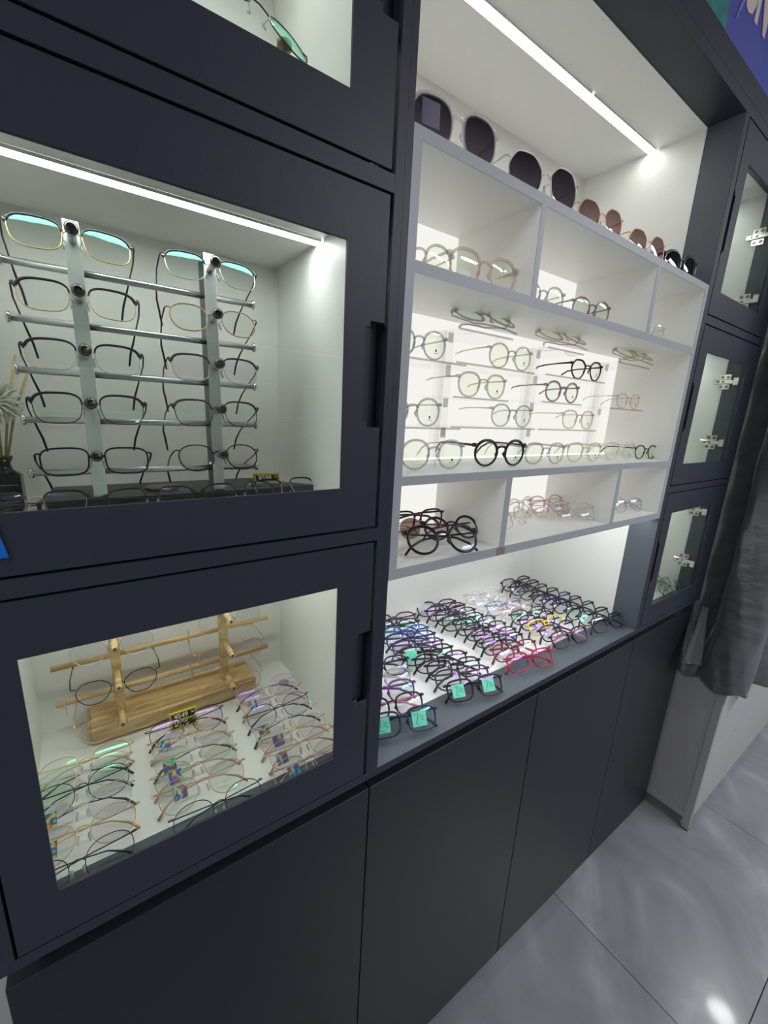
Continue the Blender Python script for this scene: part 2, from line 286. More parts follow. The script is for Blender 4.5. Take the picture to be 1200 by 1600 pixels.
def door(root, x0, x1, z0, z1, gx0, gx1, gz0, gz1, notch, side, lab=None):
    """framed glass door; `notch` = (z0, z1) of the finger pull on `side` """
    nd = .0285
    if side > 0: xs = [x0, gx0, gx1, x1 - nd, x1]; nc = 3; gi = 1; nx = x1 - nd
    else: xs = [x0, x0 + .0125, gx0, gx1, x1]; nc = 0; gi = 2; nx = x0 + .0125
    zs = sorted([z0, gz0, notch[0], notch[1], gz1, z1])
    def sol(i, j):
        zc = (zs[j] + zs[j + 1]) / 2
        if i == gi and gz0 < zc < gz1: return False
        if i == nc and notch[0] < zc < notch[1]: return False
        return True
    bm = plate(xs, zs, sol, 0.0, 0.0035, .0005, [(nx, notch[0]), (nx, notch[1])], .007)
    d = obj('door', bm, M_DARK, root)
    q = .024; bx = [x0 + .0002, gx0 - q, gx1 + q, x1 - .0002]; bz = [z0 + .0002, gz0 - q, gz1 + q, z1 - .0002]
    if side > 0: bx[2] = min(bx[2], x1 - nd - .002); bx[3] = x1 - nd
    else: bx[1] = max(bx[1], x0 + .016); bx[0] = x0 + .0125
    obj('door_core', plate(bx, bz, lambda i, j: not (i == 1 and j == 1), .0038, .0185, 0), M_DARK, d)
    slab('glass_pane', gx0 - .008, gx1 + .008, .0038, .0078, gz0 - .008, gz1 + .008, M_GLASS, d, b=0)
    bm = bmesh.new()          # sloping back of the finger pull
    a, b_ = (nx - .004, x1 + .001) if side > 0 else (x0 - .001, nx + .004)
    near, far = (.004, .0175) if side > 0 else (.0175, .004)
    v = [bm.verts.new(p) for p in ((a, near, notch[0] - .003), (b_, far, notch[0] - .003), (b_, far, notch[1] + .003), (a, near, notch[1] + .003), (a, .0182, notch[0] - .003), (b_, .0182, notch[0] - .003), (b_, .0182, notch[1] + .003), (a, .0182, notch[1] + .003))]
    for f in ((0, 1, 2, 3), (7, 6, 5, 4), (0, 4, 5, 1), (1, 5, 6, 2), (2, 6, 7, 3), (3, 7, 4, 0)): bm.faces.new([v[i] for i in f])
    obj('finger_pull', bm, M_BLACK if side < 0 else M_DARK, d)
    return d

def display_cabinet(name, label, x0, x1, gx0, gx1, side, notches, seal):
    root = tag(empty(name, (0, 0, H)), label, 'cabinet', 'tall glass-door display cabinets')
    slab('side_panel', x0, x0 + (.018 if side > 0 else .0135), 0, Y_END, ZR[0][1], ZR[3][0], M_DARK, root)
    slab('side_panel', x1 - (.0136 if side > 0 else .018), x1, 0, Y_END, ZR[0][1], ZR[3][0], M_DARK, root)
    ix0, ix1 = x0 + (.018 if side > 0 else .0135), x1 - (.0136 if side > 0 else .018)
    slab('back_panel', ix0, ix1, Y_BACK, Y_END, ZR[0][1], ZR[3][0], M_DARK, root, b=0)
    for i, (a, b_) in enumerate(ZR):
        if i in (0, 3): slab('rail', x0, x1, 0, Y_END, a, b_, M_DARK, root)
        else: slab('rail', ix0, ix1, 0, Y_END, a, b_, M_DARK, root)
    dx0, dx1 = (x0 + .018 + .003, x1 - .0136 - .0055) if side > 0 else (x0 + .0135 + .004, x1 - .018 - .003)
    for k, (z0, z1, g0, g1) in enumerate(((ZR[0][1], ZR[1][0], .065, .3577), (ZR[1][1], ZR[2][0], .5018, .7999), (ZR[2][1], ZR[3][0], .9465, 1.230))):
        compartment(root, ix0, ix1, z0, z1)
        led(root, ix0 + .004, ix1 - .004, .190, .210, z1 - .0015)
        for a in ((ix0, dx0 + .008, z0, z1), (dx1 - .008, ix1, z0, z1), (dx0 + .008, dx1 - .008, z0, z0 + .010), (dx0 + .008, dx1 - .008, z1 - .010, z1)):
            slab('light_block_strip', a[0] + .0006, a[1] - .0006, .0188, .0194, a[2] + .0006, a[3] - .0006, M_BLACK, root, b=0)  # added black strip that keeps light from leaking round the door
        door(root, dx0, dx1, z0 + .003, z1 - .003, gx0, gx1, g0, g1, notches[k], side)
        if side < 0:
            for zz in HZ[k]: hinge(root, ix1 - .0002, zz)
    return root
HZ = [(.121, .316), (.556, .757), (1.004, 1.192)]
display_cabinet('display_cabinet', 'tall charcoal display cabinet at the left, metal frames on racks behind its glass doors', -.4985, -.0100, -.4358, -.0877, 1, [(.150, .274), (.584, .7165), (1.030, 1.175)], 1)
display_cabinet('display_cabinet', 'tall charcoal display cabinet at the right, chrome hinges showing behind its glass doors', .9500, 1.4397, 1.0188, 1.3468, -1, [(.150, .278), (.591, .72), (1.026, 1.16)], 1)

# --- open niche between the two cabinets
N0, N1 = -.0100, .9500
niche = tag(empty('display_niche', (0, 0, H)), 'open white-lined niche with a charcoal front edge between the two glass-door cabinets', 'cabinet')
slab('side_panel', N0, 0, 0, Y_END, 0, ZR[3][0], M_DARK, niche); slab('side_panel', .94, N1, 0, Y_END, 0, ZR[3][0], M_DARK, niche)
slab('ledge', N0, N1, 0, Y_END, -.0147, 0, M_DARK, niche); slab('top_panel', N0, N1, 0, Y_END, 1.3092, 1.3318, M_DARK, niche)
slab('back_panel', 0, .94, Y_BACK, Y_END, 0, 1.3092, M_DARK, niche, b=0)
slab('ledge_lit_tone', .0002, .9398, .0006, .0838, .00005, .0004, M_DARK_LIT, niche, b=0); slab('side_lit_tone', .9394, .9399, .0006, .0745, .0006, 1.309, M_DARK_LIT, niche, b=0)  # thin sheets with LED light on the charcoal put into their colour
YW = .0745
slab('side_liner', .0002, .002, YW, Y_BACK, .0012, 1.3092, M_WHITE, niche, b=0); slab('side_liner', .938, .9398, YW, Y_BACK, .0012, 1.3092, M_WHITE, niche, b=0)
slab('back_liner', .002, .938, Y_BACK - .003, Y_BACK, .0012, 1.3092, M_WHITE, niche, b=0); slab('ceiling_liner', .002, .938, YW, Y_BACK - .003, 1.3077, 1.309, M_WHITE, niche, b=0)
slab('white_mat', .0003, .9397, .084, Y_BACK, .0001, .0012, pmat('white_mat', (.8, .8, .8), .5, lin=True), niche, b=0)
led(niche, .004, .621, .186, .2065, 1.3077, mat=M_LEDN); led(niche, .6265, .936, .186, .2065, 1.3077, mat=M_LEDN)
led(niche, .02, .92, .030, .044, .3506, .003, M_LEDL); led(niche, .02, .92, .150, .160, .3506, .003, M_LEDL)      # under the cubby unit, lights the ledge

# --- base cabinets
M_BASE = pmat('charcoal_door_board', (0.0145, 0.017, 0.023), 0.40, lin=True, spec=0.3, bump=(500, 0.06, 0.05))
edges = [-.4985, -.0034, .4938, .9889, 1.4397]
locs = ['under the left glass-door cabinet', 'under the left half of the open ledge', 'under the right half of the open ledge', 'under the right glass-door cabinet']
for k in range(4):
    a, b_ = edges[k] + .0006, edges[k + 1] - .0006
    r = tag(empty('base_cabinet', (0, 0, H)), 'charcoal base cabinet with a plain flat door ' + locs[k], 'cabinet', 'base cabinets under the display wall')
    slab('cabinet_body', a, b_, .0345, Y_END, -.9456, -.0565, M_DARK, r, b=0)
    slab('plinth', a, b_, .05, .068, -H + .0005, -.9457, M_BLACK, r, b=0)
    slab('door', a + .0007, b_ - .0007, .016, .034, -.9456, -.056, M_BASE, r, b=.0008)
    slab('gap_shade_strip', a, b_, .060, .075, -.0564, -.016, M_BLACK, r, b=0)  # black strip standing for the shade in the gap under the ledge

# --- header and light box above
hd = tag(empty('header', (0, 0, H)), 'charcoal header board running above the niche and the doors', 'panel')
slab('header_board', -.4985, 1.4397, .0, .04, 1.3322, 1.3749, M_DARK, hd)
lb = tag(empty('lightbox_sign', (0, 0, H)), 'blue poster with cream letters above the charcoal header', 'sign')
def postermat():
    m = bpy.data.materials.new('blue_poster'); m.use_nodes = True; nt = m.node_tree; b = nt.nodes['Principled BSDF']
    tc = nt.nodes.new('ShaderNodeTexCoord'); n1 = nt.nodes.new('ShaderNodeTexNoise'); n1.inputs['Scale'].default_value = 3; n1.inputs['Detail'].default_value = 3
    rp = nt.nodes.new('ShaderNodeValToRGB'); rp.color_ramp.elements[0].position = .35; rp.color_ramp.elements[0].color = (*s2l((40, 86, 190)), 1); rp.color_ramp.elements[1].color = (*s2l((96, 92, 176)), 1); rp.color_ramp.elements[1].position = .6
    nt.links.new(tc.outputs['Object'], n1.inputs['Vector']); nt.links.new(n1.outputs['Fac'], rp.inputs[0]); nt.links.new(rp.outputs[0], b.inputs['Base Color']); b.inputs['Roughness'].default_value = .3; return m
slab('poster_panel', -.4985, 1.4397, .004, .05, 1.3754, 1.82, postermat(), lb, b=0)
def letters(body, x, z, size, mat, name='lettering', bold=.004):
    o = obj(name, text_mesh(body, size, .0008, mat, bold), None, lb); o.rotation_euler = (pi / 2, 0, 0); o.location = (x, .0028, z); return o
M_CREAM = pmat('cream_lettering', (232, 208, 200), .5)
for ch_, x_ in (('U', .853), ('N', .922)):
    o = letters(ch_, x_, 1.505, .098, M_CREAM); o.scale = (1, 1.65, 1)
bm = bmesh.new()
for i in range(3):
    tube(bm, [(.80 + .012 * i, .0025, 1.415 + .02 * i), (.812 + .014 * i, .0025, 1.445 + .018 * i), (.835 + .013 * i, .0025, 1.475 + .012 * i)], .0018, 4)
obj('white_streaks', bm, pmat('pale_blue_print', (150, 160, 220), .5), lb)
bm = bmesh.new(); box(bm, .55, .765, .0028, .0036, 1.380, 1.60); obj('green_print', bm, pmat('teal_print', (48, 128, 128), .4, bump=(40, .1, .3)), lb)

# --- cubby unit
cub = tag(empty('cubby_shelf', (0, 0, H)), 'white cubby unit with grey edges standing in the open niche', 'shelf')
X0, X1, YC = .0005, .9395, .185
ZC = dict(T=.9482, Ti=.9337, At=.8012, Ab=.7864, Bt=.5131, Bb=.4992, Ct=.3675, Cb=.3508)
def board(name, x0, x1, z0, z1):
    """white board with a grey edge band on its front"""
    bm = bmesh.new(); box(bm, x0, x1, .0012, YC, z0, z1); o = obj(name, bm, M_WHITE, cub)
    slab('edge_band', x0, x1, 0.0, .0012, z0, z1, M_GREY, o, b=0)
board('side_board', X0, .0149, ZC['Cb'], ZC['T']); board('side_board', .9146 + .010, X1, ZC['Cb'], ZC['T'])
xi0, xi1 = .0149, .9246
board('shelf', xi0, xi1, ZC['Ti'], ZC['T']); board('shelf', xi0, xi1, ZC['Ab'], ZC['At']); board('shelf', xi0, xi1, ZC['Bb'], ZC['Bt']); board('shelf', xi0, xi1, ZC['Cb'], ZC['Ct'])
for a, b_ in ((.2598, .2721), (.6660, .6794)): board('divider', a, b_, ZC['At'], ZC['Ti'])
for a, b_ in ((.2565, .2706), (.6615, .6753)): board('divider', a, b_, ZC['Ct'], ZC['Bb'])
slab('led_strip', xi0 + .01, xi1 - .01, .172, .184, ZC['Bt'] + .0002, ZC['Bt'] + .0016, M_FLOORGLOW, cub, b=0)  # added glow at the shelf's rear, throws shadows up from the eyeglasses
slab('added_glow_panel', X0, X1, YC, YC + .004, ZC['Cb'], ZC['T'], M_BACKGLOW, cub, b=0)  # added glowing sheet that brightens the cubbies from behind
bm = bmesh.new(); box(bm, -.011, .011, -.0006, -.0001, -.007, .007); bmesh.ops.subdivide_edges(bm, edges=list(bm.edges), cuts=2)
for v in bm.verts: v.co.x += random.uniform(-.001, .001); v.co.z += random.uniform(-.001, .001)
obj('tape_patch', bm, pmat('brown_tape', (150, 142, 124), .5, alpha=.75), cub, loc=(.262, 0, .3592))

# ================================================================== GLASSES
def supell(w, h, n, tp=0.0, N=32, drop=0.0):
    P = []
    for k in range(N):
        t = 2 * pi * k / N; c, s = cos(t), sin(t)
        x = w / 2 * math.copysign(abs(c) ** (2 / n), c); z = h / 2 * math.copysign(abs(s) ** (2 / n), s)
        x *= 1 + tp * z / (h / 2)
        P.append((x, z + drop * x / w))
    return P
def poly_outline(w, h, corners, N=32):
    pts = [(w / 2 * a, h / 2 * b_) for a, b_ in corners]; out = []
    m_ = len(pts); per = N // m_
    for i in range(m_):
        p0, p1, p2 = pts[i - 1], pts[i], pts[(i + 1) % m_]
        for k in range(per):
            t = k / per; f = .30
            a = (p1[0] + (p0[0] - p1[0]) * f, p1[1] + (p0[1] - p1[1]) * f); b_ = (p1[0] + (p2[0] - p1[0]) * f, p1[1] + (p2[1] - p1[1]) * f)
            if t < .5:
                q = t * 2; out.append(((1 - q) ** 2 * a[0] + 2 * q * (1 - q) * p1[0] + q * q * b_[0], (1 - q) ** 2 * a[1] + 2 * q * (1 - q) * p1[1] + q * q * b_[1]))
            else:
                q = (t - .5) * 2; c_ = (p2[0] + (p1[0] - p2[0]) * f, p2[1] + (p1[1] - p2[1]) * f)
                out.append((b_[0] + (c_[0] - b_[0]) * q, b_[1] + (c_[1] - b_[1]) * q))
    return out
OCT = [(1, .35), (.55, 1), (-.45, 1), (-1, .45), (-.9, -.3), (-.4, -1), (.4, -1), (.92, -.35)]
STY = {  # lens w, h, bridge gap, outline, rim in-plane radius, rim depth radius, metal?
 'rect': dict(w=.0555, h=.041, g=.0155, o=lambda w, h: supell(w, h, 2.8, .06), r=.0017, d=.0019, metal=0, th=.0024),
 'wide': dict(w=.0565, h=.041, g=.0155, o=lambda w, h: supell(w, h, 3.2, .05), r=.0017, d=.0019, metal=0, th=.0024),
 'ovalm': dict(w=.049, h=.041, g=.0205, o=lambda w, h: supell(w, h, 2.3, .08), r=.0009, d=.0011, metal=1, th=.0010),
 'rectm': dict(w=.0515, h=.037, g=.019, o=lambda w, h: supell(w, h, 3.4, .06), r=.0012, d=.0013, metal=1, th=.0013),
 'brow': dict(w=.0505, h=.041, g=.0205, o=lambda w, h: supell(w, h, 3.0, .09), r=.0006, d=.0009, metal=1, th=.0010, brow=1),
 'oval': dict(w=.053, h=.045, g=.017, o=lambda w, h: supell(w, h, 2.25, .06), r=.0006, d=.0008, metal=1, th=.0009),
 'round': dict(w=.048, h=.045, g=.020, o=lambda w, h: supell(w, h, 2.05, .02), r=.0022, d=.0018, metal=0, th=.0019),
 'rounda': dict(w=.048, h=.045, g=.019, o=lambda w, h: supell(w, h, 2.15, .04), r=.0017, d=.0018, metal=0, th=.0014),
 'roundm': dict(w=.047, h=.045, g=.021, o=lambda w, h: supell(w, h, 2.0), r=.0006, d=.0008, metal=1, th=.0008),
 'panto': dict(w=.048, h=.043, g=.020, o=lambda w, h: supell(w, h, 2.35, .10), r=.0018, d=.0018, metal=0, th=.0016),
 'geo': dict(w=.051, h=.042, g=.018, o=lambda w, h: poly_outline(w, h, OCT), r=.0007, d=.0009, metal=1, th=.0009),
 'geob': dict(w=.049, h=.043, g=.019, o=lambda w, h: poly_outline(w, h, OCT), r=.0019, d=.0018, metal=0, th=.0019),
 'sun': dict(w=.057, h=.054, g=.018, o=lambda w, h: supell(w, h, 2.5, .08), r=.0022, d=.0020, metal=0, th=.0024),
 'sunm': dict(w=.058, h=.054, g=.016, o=lambda w, h: poly_outline(w, h, OCT), r=.0009, d=.0011, metal=1, th=.0010),
 'sunr': dict(w=.060, h=.052, g=.014, o=lambda w, h: supell(w, h, 2.2, .04), r=.0026, d=.0028, metal=0, th=.0032)}
WRAP = .9
def yw(x): return WRAP * x * x
CACHE = {}
def g_meshes(st, col, brow, tcol, pose):
    key = (st, col, brow, tcol, pose)
    if key in CACHE: return CACHE[key]
    S = STY[st]; w_, h_, g_ = S['w'], S['h'], S['g']; cx = (w_ + g_) / 2; zc = h_ / 2 + S['r']; O = S['o'](w_, h_); r, d = S['r'], S['d']
    HW = cx + w_ / 2 + .0055; zt = zc + h_ * .30; D = {}
    P3 = lambda s, x, z: (s * (cx + x), yw(cx + x), zc + z)
    bm = bmesh.new()
    for s in (-1, 1):
        loop = [P3(s, x, z) for x, z in O]
        rr = [r * (1.25 if (z > 0 and not S['metal']) else 1.0) for x, z in O]
        tube(bm, loop, rr, 6, True, d)
        # end piece
        xo = cx + w_ / 2; e = 1.0 if S['metal'] else 1.7
        tube(bm, [(s * (xo - .002), yw(xo), zt), (s * (xo + .003), yw(xo) + .0002, zt + .0008), (s * HW, yw(xo) + .003, zt)], [r * e, r * e * 1.05, r * e * .9], 6, False, [d * e] * 3)
    ix = cx - w_ / 2
    zb = zc + (h_ * .16 if S['metal'] else h_ * .2)
    k = ix + (.0006 if S['metal'] else .0016)
    tube(bm, [(-k, yw(ix), zb - .002), (-k * .6, -.0002, zb + .0018), (0, -.0008, zb + .0028), (k * .6, -.0002, zb + .0018), (k, yw(ix), zb - .002)], [r * 1.2, r * 1.1, r * 1.05, r * 1.1, r * 1.2], 6, False, d)
    if brow:
        pass
    D['frame_front'] = mesh('frame_front', bm, fm(col), True)
    if brow:
        bm = bmesh.new()
        for s in (-1, 1):
            arc = [(x, z) for x, z in O if z > h_ * .05]; arc.sort(key=lambda q: -q[0])
            arc = [(w_ / 2 + .004, h_ * .33)] + arc
            n = len(arc); rad = [.0011 + .0012 * (1 - i / (n - 1)) ** 1.5 for i in range(n)]
            tube(bm, [P3(s, x, z) for x, z in arc], rad, 6, False, [.0015] * n)
        D['brow_bar'] = mesh('brow_bar', bm, fm(brow), True)
    # lens
    for s, nm in ((-1, 'lens_l'), (1, 'lens_r')):
        bm = bmesh.new(); c = bm.verts.new((s * cx, yw(cx) - .0016, zc)); prev = None
        for q in (.5, 1.0):
            ring = [bm.verts.new((s * (cx + x * q), yw(cx + x * q) - .0026 * (1 - q * q), zc + z * q)) for x, z in O]
            n = len(ring)
            for i in range(n):
                j = (i + 1) % n
                if prev is None: f = (c, ring[i], ring[j])
                else: f = (prev[i], ring[i], ring[j], prev[j])
                bm.faces.new(f if s < 0 else f[::-1])
            prev = ring
        D[nm] = mesh('lens', bm, [], True)
    # nose pads
    bm = bmesh.new()
    for s in (-1, 1):
        x = ix - .0015
        if S['metal']:
            tube(bm, [(s * ix, yw(ix) + .001, zc + .001), (s * (ix - .001), .005, zc + .002), (s * (ix - .003), .0075, zc - .003)], .00045, 4)
            tube(bm, [(s * (ix - .003), .0078, zc + .002), (s * (ix - .0022), .0080, zc - .003), (s * (ix - .001), .0078, zc - .009)], [.0012, .0022, .0012], 6, False, .0009)
        else:
            tube(bm, [(s * (ix - .0002), yw(ix) + .001, zc + .004), (s * (ix - .0014), .0042, zc - .002), (s * (ix + .001), .0035, zc - .008)], [.0008, .0020, .0008], 6, False, [.0012, .0022, .0012])
    D['nose_pads'] = mesh('nose_pads', bm, pmat('nose_pad', (220, 222, 218), .2, alpha=.55) if S['metal'] else fm(col), True)
    # temples
    th = S['th']; yh = yw(cx + w_ / 2) + .003; tc = tcol or (brow or col)
    for s, nm in ((-1, 't_l'), (1, 't_r')):
        L1, L2 = .098, .038
        if pose == 'open':
            pts = [(s * HW, yh, zt), (s * (HW + .0015), yh + .03, zt), (s * (HW - .001), yh + L1 * .75, zt - .001)]
            tip = [(s * (HW - .001), yh + L1 * .75, zt - .001), (s * (HW - .003), yh + L1, zt - .004), (s * (HW - .007), yh + L1 + .016, zt - .014), (s * (HW - .010), yh + L1 + .028, max(.002, zt - .030))]
        else:
            yy = yh + (.004 if s < 0 else .0085)
            pts = [(s * HW, yh, zt), (s * (HW - .004), yy + .001, zt), (s * (HW - .05), yy + .006, zt - .0015), (-s * (HW - .06), yy + .004, zt - .004)]
            tip = [(-s * (HW - .06), yy + .004, zt - .004), (-s * (HW - .035), yy + .003, zt - .008), (-s * (HW - .014), yy + .002, zt - .019), (-s * (HW - .002), yy + .002, max(.001, zt - .032))]
        bm = bmesh.new(); upv = (1, 0, 0) if pose == 'open' else (0, 1, 0)
        tube(bm, pts, [th * 1.25] + [th] * (len(pts) - 1), 6, False, min(th, .0013), up=upv)
        D[nm] = mesh('temple', bm, fm(tc), True)
        bm = bmesh.new()
        tube(bm, tip, [th, th * 1.05, max(th, .0016) * 1.2, max(th, .0018) * 1.15], 6, False, [min(th, .0013), .0014, .0016, .0014], up=upv)
        D[nm + 'p'] = mesh('temple_tip', bm, fm({'silver': 'gunmetal'}.get(tc, tc)), True)
    D['_zc'] = zc; D['_cx'] = cx; D['_S'] = S
    CACHE[key] = D; return D
def sticker(parent, D, s, kind):
    cx, zc = D['_cx'], D['_zc']; bm = bmesh.new(); w_ = D['_S']['w'] * .5; h_ = D['_S']['h'] * .62
    if kind == 'teal':
        x0 = s * cx - w_ * .72
        box(bm, x0, x0 + w_, yw(cx) - .0034, yw(cx) - .0031, zc - h_ / 2, zc + h_ / 2)
        a = x0 + w_ * .15
        tube(bm, [(a, yw(cx) - .0038, zc + h_ * .3), (a + w_ * .3, yw(cx) - .0038, zc + h_ * .38), (a + w_ * .22, yw(cx) - .0038, zc - h_ * .05), (a + w_ * .05, yw(cx) - .0038, zc - h_ * .3), (a + w_ * .35, yw(cx) - .0038, zc - h_ * .36)], .0004, 4, mi=1)
        tube(bm, [(a + w_ * .42, yw(cx) - .0038, zc + h_ * .25), (a + w_ * .68, yw(cx) - .0038, zc + h_ * .1), (a + w_ * .45, yw(cx) - .0038, zc), (a + w_ * .7, yw(cx) - .0038, zc - h_ * .15)], .0004, 4, mi=1)
        o = obj('sticker', bm, [M_TEAL, M_INK], parent)
    elif kind == 'pen':
        x0 = s * cx - .018
        box(bm, x0, x0 + .026, yw(cx) - .0034, yw(cx) - .0031, zc - .010, zc + .018)
        tube(bm, [(x0 + .004, -.0002, zc + .012), (x0 + .010, -.0002, zc + .014), (x0 + .006, -.0002, zc + .004), (x0 + .014, -.0002, zc + .010), (x0 + .012, -.0002, zc), (x0 + .020, -.0002, zc + .008)], .0005, 4, mi=1)
        o = obj('sticker', bm, [pmat('lilac_film', (140, 136, 160), .3, alpha=.55), M_INK], parent)
    elif kind == 'label':
        box(bm, s * cx - .012, s * cx + .006, yw(cx) - .0034, yw(cx) - .0031, zc - .018, zc - .006)
        box(bm, s * cx - .010, s * cx + .004, yw(cx) - .0036, yw(cx) - .0034, zc - .0125, zc - .0120, 1); box(bm, s * cx - .010, s * cx + .001, yw(cx) - .0036, yw(cx) - .0034, zc - .0150, zc - .0145, 1)
        o = obj('sticker', bm, [M_PAPER, M_INK], parent)
    elif kind == 'demo':
        box(bm, s * cx + .000, s * cx + .003, yw(cx) - .0032, yw(cx) - .0030, zc - .010, zc - .006); box(bm, s * cx - .004, s * cx + .007, yw(cx) - .0032, yw(cx) - .0030, zc - .0128, zc - .0122)
        o = obj('lens_print', bm, M_INK, parent)
    else:
        x0 = s * cx + random.uniform(-.021, -.004); zz = zc + random.uniform(-.007, .002)
        box(bm, x0, x0 + .019, yw(cx) - .0034, yw(cx) - .0031, zz - .008, zz + .011)
        o = obj('sticker', bm, rainbow(), parent)
    return o
def glasses(name, label, group, st, col, loc, rz=0.0, tilt=0.0, lens='', pose='fold', brow=None, tcol=None, stick=(), sc=1.0, roll=0.0, pads=True, rest=True):
    D = g_meshes(st, col, brow, tcol, pose)
    if rest:
        c_, s_ = cos(tilt), sin(tilt)
        lo = min(v.co.z * c_ - v.co.y * s_ for k in ('frame_front', 't_l', 't_r', 't_lp', 't_rp') for v in D[k].vertices)
        loc = (loc[0], loc[1], loc[2] - lo * sc + .0002)
    root = empty(name, (loc[0], loc[1], loc[2] + H), (-tilt, roll, rz)); root.scale = (sc, sc, sc)
    tag(root, label, 'sunglasses' if name == 'sunglasses' else 'eyeglasses', group)
    link(bpy.data.objects.new('frame_front', D['frame_front']), root)
    if brow: link(bpy.data.objects.new('brow_bar', D['brow_bar']), root)
    if pads: link(bpy.data.objects.new('nose_pads', D['nose_pads']), root)
    for s, k in ((-1, 'lens_l'), (1, 'lens_r')):
        me = D[k]
        if len(me.materials) == 0: me.materials.append(LENS[lens])
        o = link(bpy.data.objects.new('lens', me), root)
        o.material_slots[0].link = 'OBJECT'; o.material_slots[0].material = LENS[lens]
        for kind, side in stick:
            if side == s: sticker(o, D, s, kind)
    for k in ('t_l', 't_r'):
        o = link(bpy.data.objects.new('temple', D[k]), root); link(bpy.data.objects.new('temple_tip', D[k + 'p']), o)
    return root
ORD = ['front', 'second', 'third', 'fourth', 'fifth', 'sixth', 'seventh', 'eighth', 'ninth', 'rearmost']
def ordf(i, n): return 'frontmost' if i == 0 else ('rearmost' if i == n - 1 else ORD[i] + ' from front')
NICE = {'greyclear': 'clear grey', 'blueclear': 'translucent blue', 'pinkclear': 'clear pink', 'clear': 'clear', 'darkgrey': 'dark grey', 'blackpink': 'black', 'navy': 'navy blue', 'wine': 'dark red', 'plum': 'dark plum', 'blackmetal': 'black metal', 'gold': 'gold metal', 'silver': 'silver metal', 'rosegold': 'rose gold', 'gunmetal': 'dark metal'}
# ---- ledge, five rows running front to back
LEDGE = {
 'leftmost row': (-.30, [('navy', 'green', .085, .043, 'teal2'), ('black', '', .090, .086, 'redt'), ('purple', 'green', .101, .129, ''), ('greyclear', '', .119, .167, ''), ('black', '', .145, .206, '')]),
 'second row from left': (-.30, [('black', 'violet', .283, .043, 'teal2'), ('darkgrey', 'violet', .284, .082, ''), ('black', '', .290, .117, ''), ('black', 'violet', .283, .153, ''), ('black', 'green', .273, .192, 'teal1'), ('plum', 'violet', .272, .227, ''), ('navy', '', .279, .262, ''), ('blue', '', .283, .297, ''), ('black', 'green', .284, .334, ''), ('brown', 'violet', .300, .368, '')]),
 'third row from left': (-.22, [('red', 'violet', .482, .046, ''), ('wine', '', .485, .092, ''), ('black', 'violet', .484, .130, ''), ('black', 'violet', .491, .162, ''), ('black', 'violet', .493, .198, ''), ('black', '', .492, .233, ''), ('black', 'green', .474, .267, ''), ('black', '', .480, .301, ''), ('black', 'violet', .476, .336, ''), ('black', 'violet', .467, .370, '')]),
 'fourth row from left': (-.15, [('blackpink', 'violet', .675, .058, ''), ('black', 'violet', .678, .095, ''), ('yellow', 'violet', .675, .130, ''), ('black', 'violet', .676, .161, ''), ('darkgrey', 'green', .682, .194, ''), ('pinkclear', '', .680, .231, ''), ('blueclear', '', .660, .271, ''), ('clear', '', .653, .315, ''), ('clear', '', .658, .358, '')]),
 'rightmost row': (-.10, [('black', '', .857, .048, ''), ('black', 'green', .860, .089, ''), ('black', 'green', .860, .133, ''), ('black', 'violet', .860, .178, ''), ('navy', 'violet', .856, .214, ''), ('black', 'violet', .854, .253, ''), ('darkgrey', '', .846, .294, ''), ('black', 'violet', .848, .334, ''), ('black', '', .851, .372, '')])}
for row, (rz, items) in LEDGE.items():
    n = len(items)
    for i, (c, le, x, y, ex) in enumerate(items):
        tc = 'pink' if ex == 'redt' else ('pink' if c == 'blackpink' else ('navy' if c == 'yellow' else None)); cc = 'black' if c == 'blackpink' else c
        extra = ' with teal stickers' if ex.startswith('teal') else (' with rose temples' if tc == 'pink' else '')
        st = [] if not ex.startswith('teal') else ([('teal', -1), ('teal', 1)] if ex == 'teal2' else [('teal', -1)])
        glasses('eyeglasses', '%s eyeglasses%s on open ledge, %s in %s' % (NICE.get(c, c), extra, ordf(i, n), row), 'folded eyeglasses on the open ledge',
                'wide' if i == 0 else 'rect', cc, (x - .004, y - .019, .0006 if y < .11 else .0014), rz + random.uniform(-.04, .04), .68 + random.uniform(-.06, .06), le, 'fold', tcol=tc, stick=st, sc=1.04)
# ---- floor of the lower left window, three rows
LOW = {
 'left row': [('gunmetal', '', -.422, .055, ''), ('gold', 'violet', -.417, .103, 'h'), ('silver', 'violet', -.418, .145, 'h'), ('blackmetal', 'green', -.418, .182, ''), ('silver', 'green', -.416, .210, ''), ('gold', 'green', -.413, .236, '')],
 'middle row': [('blackmetal', '', -.252, .045, ''), ('rosegold', 'green', -.264, .098, 'h'), ('rosegold', 'green', -.264, .135, 'h'), ('silver', 'green', -.261, .170, 'h'), ('gold', 'violet', -.261, .210, 'h'), ('blackmetal', 'violet', -.259, .245, '')],
 'right row': [('rosegold', '', -.105, .050, 'h'), ('rosegold', '', -.099, .088, 'h'), ('gold', 'violet', -.101, .124, 'h'), ('silver', '', -.102, .158, 'h'), ('blackmetal', 'violet', -.102, .196, ''), ('rosegold', 'violet', -.101, .232, 'h'), ('silver', 'violet', -.102, .268, '')]}
for row, items in LOW.items():
    n = len(items)
    for i, (c, le, x, y, ex) in enumerate(items):
        glasses('eyeglasses', '%s eyeglasses%s in lower left window, %s in %s' % (NICE[c], ' with rainbow sticker' if ex else '', ordf(i, n), row), 'folded thin-rimmed eyeglasses in the lower left window',
                'oval', c, (x, y - .022, .0016), random.uniform(-.03, .03), .95 + random.uniform(-.06, .06), le, 'fold', stick=[('holo', -1)] if ex else ())
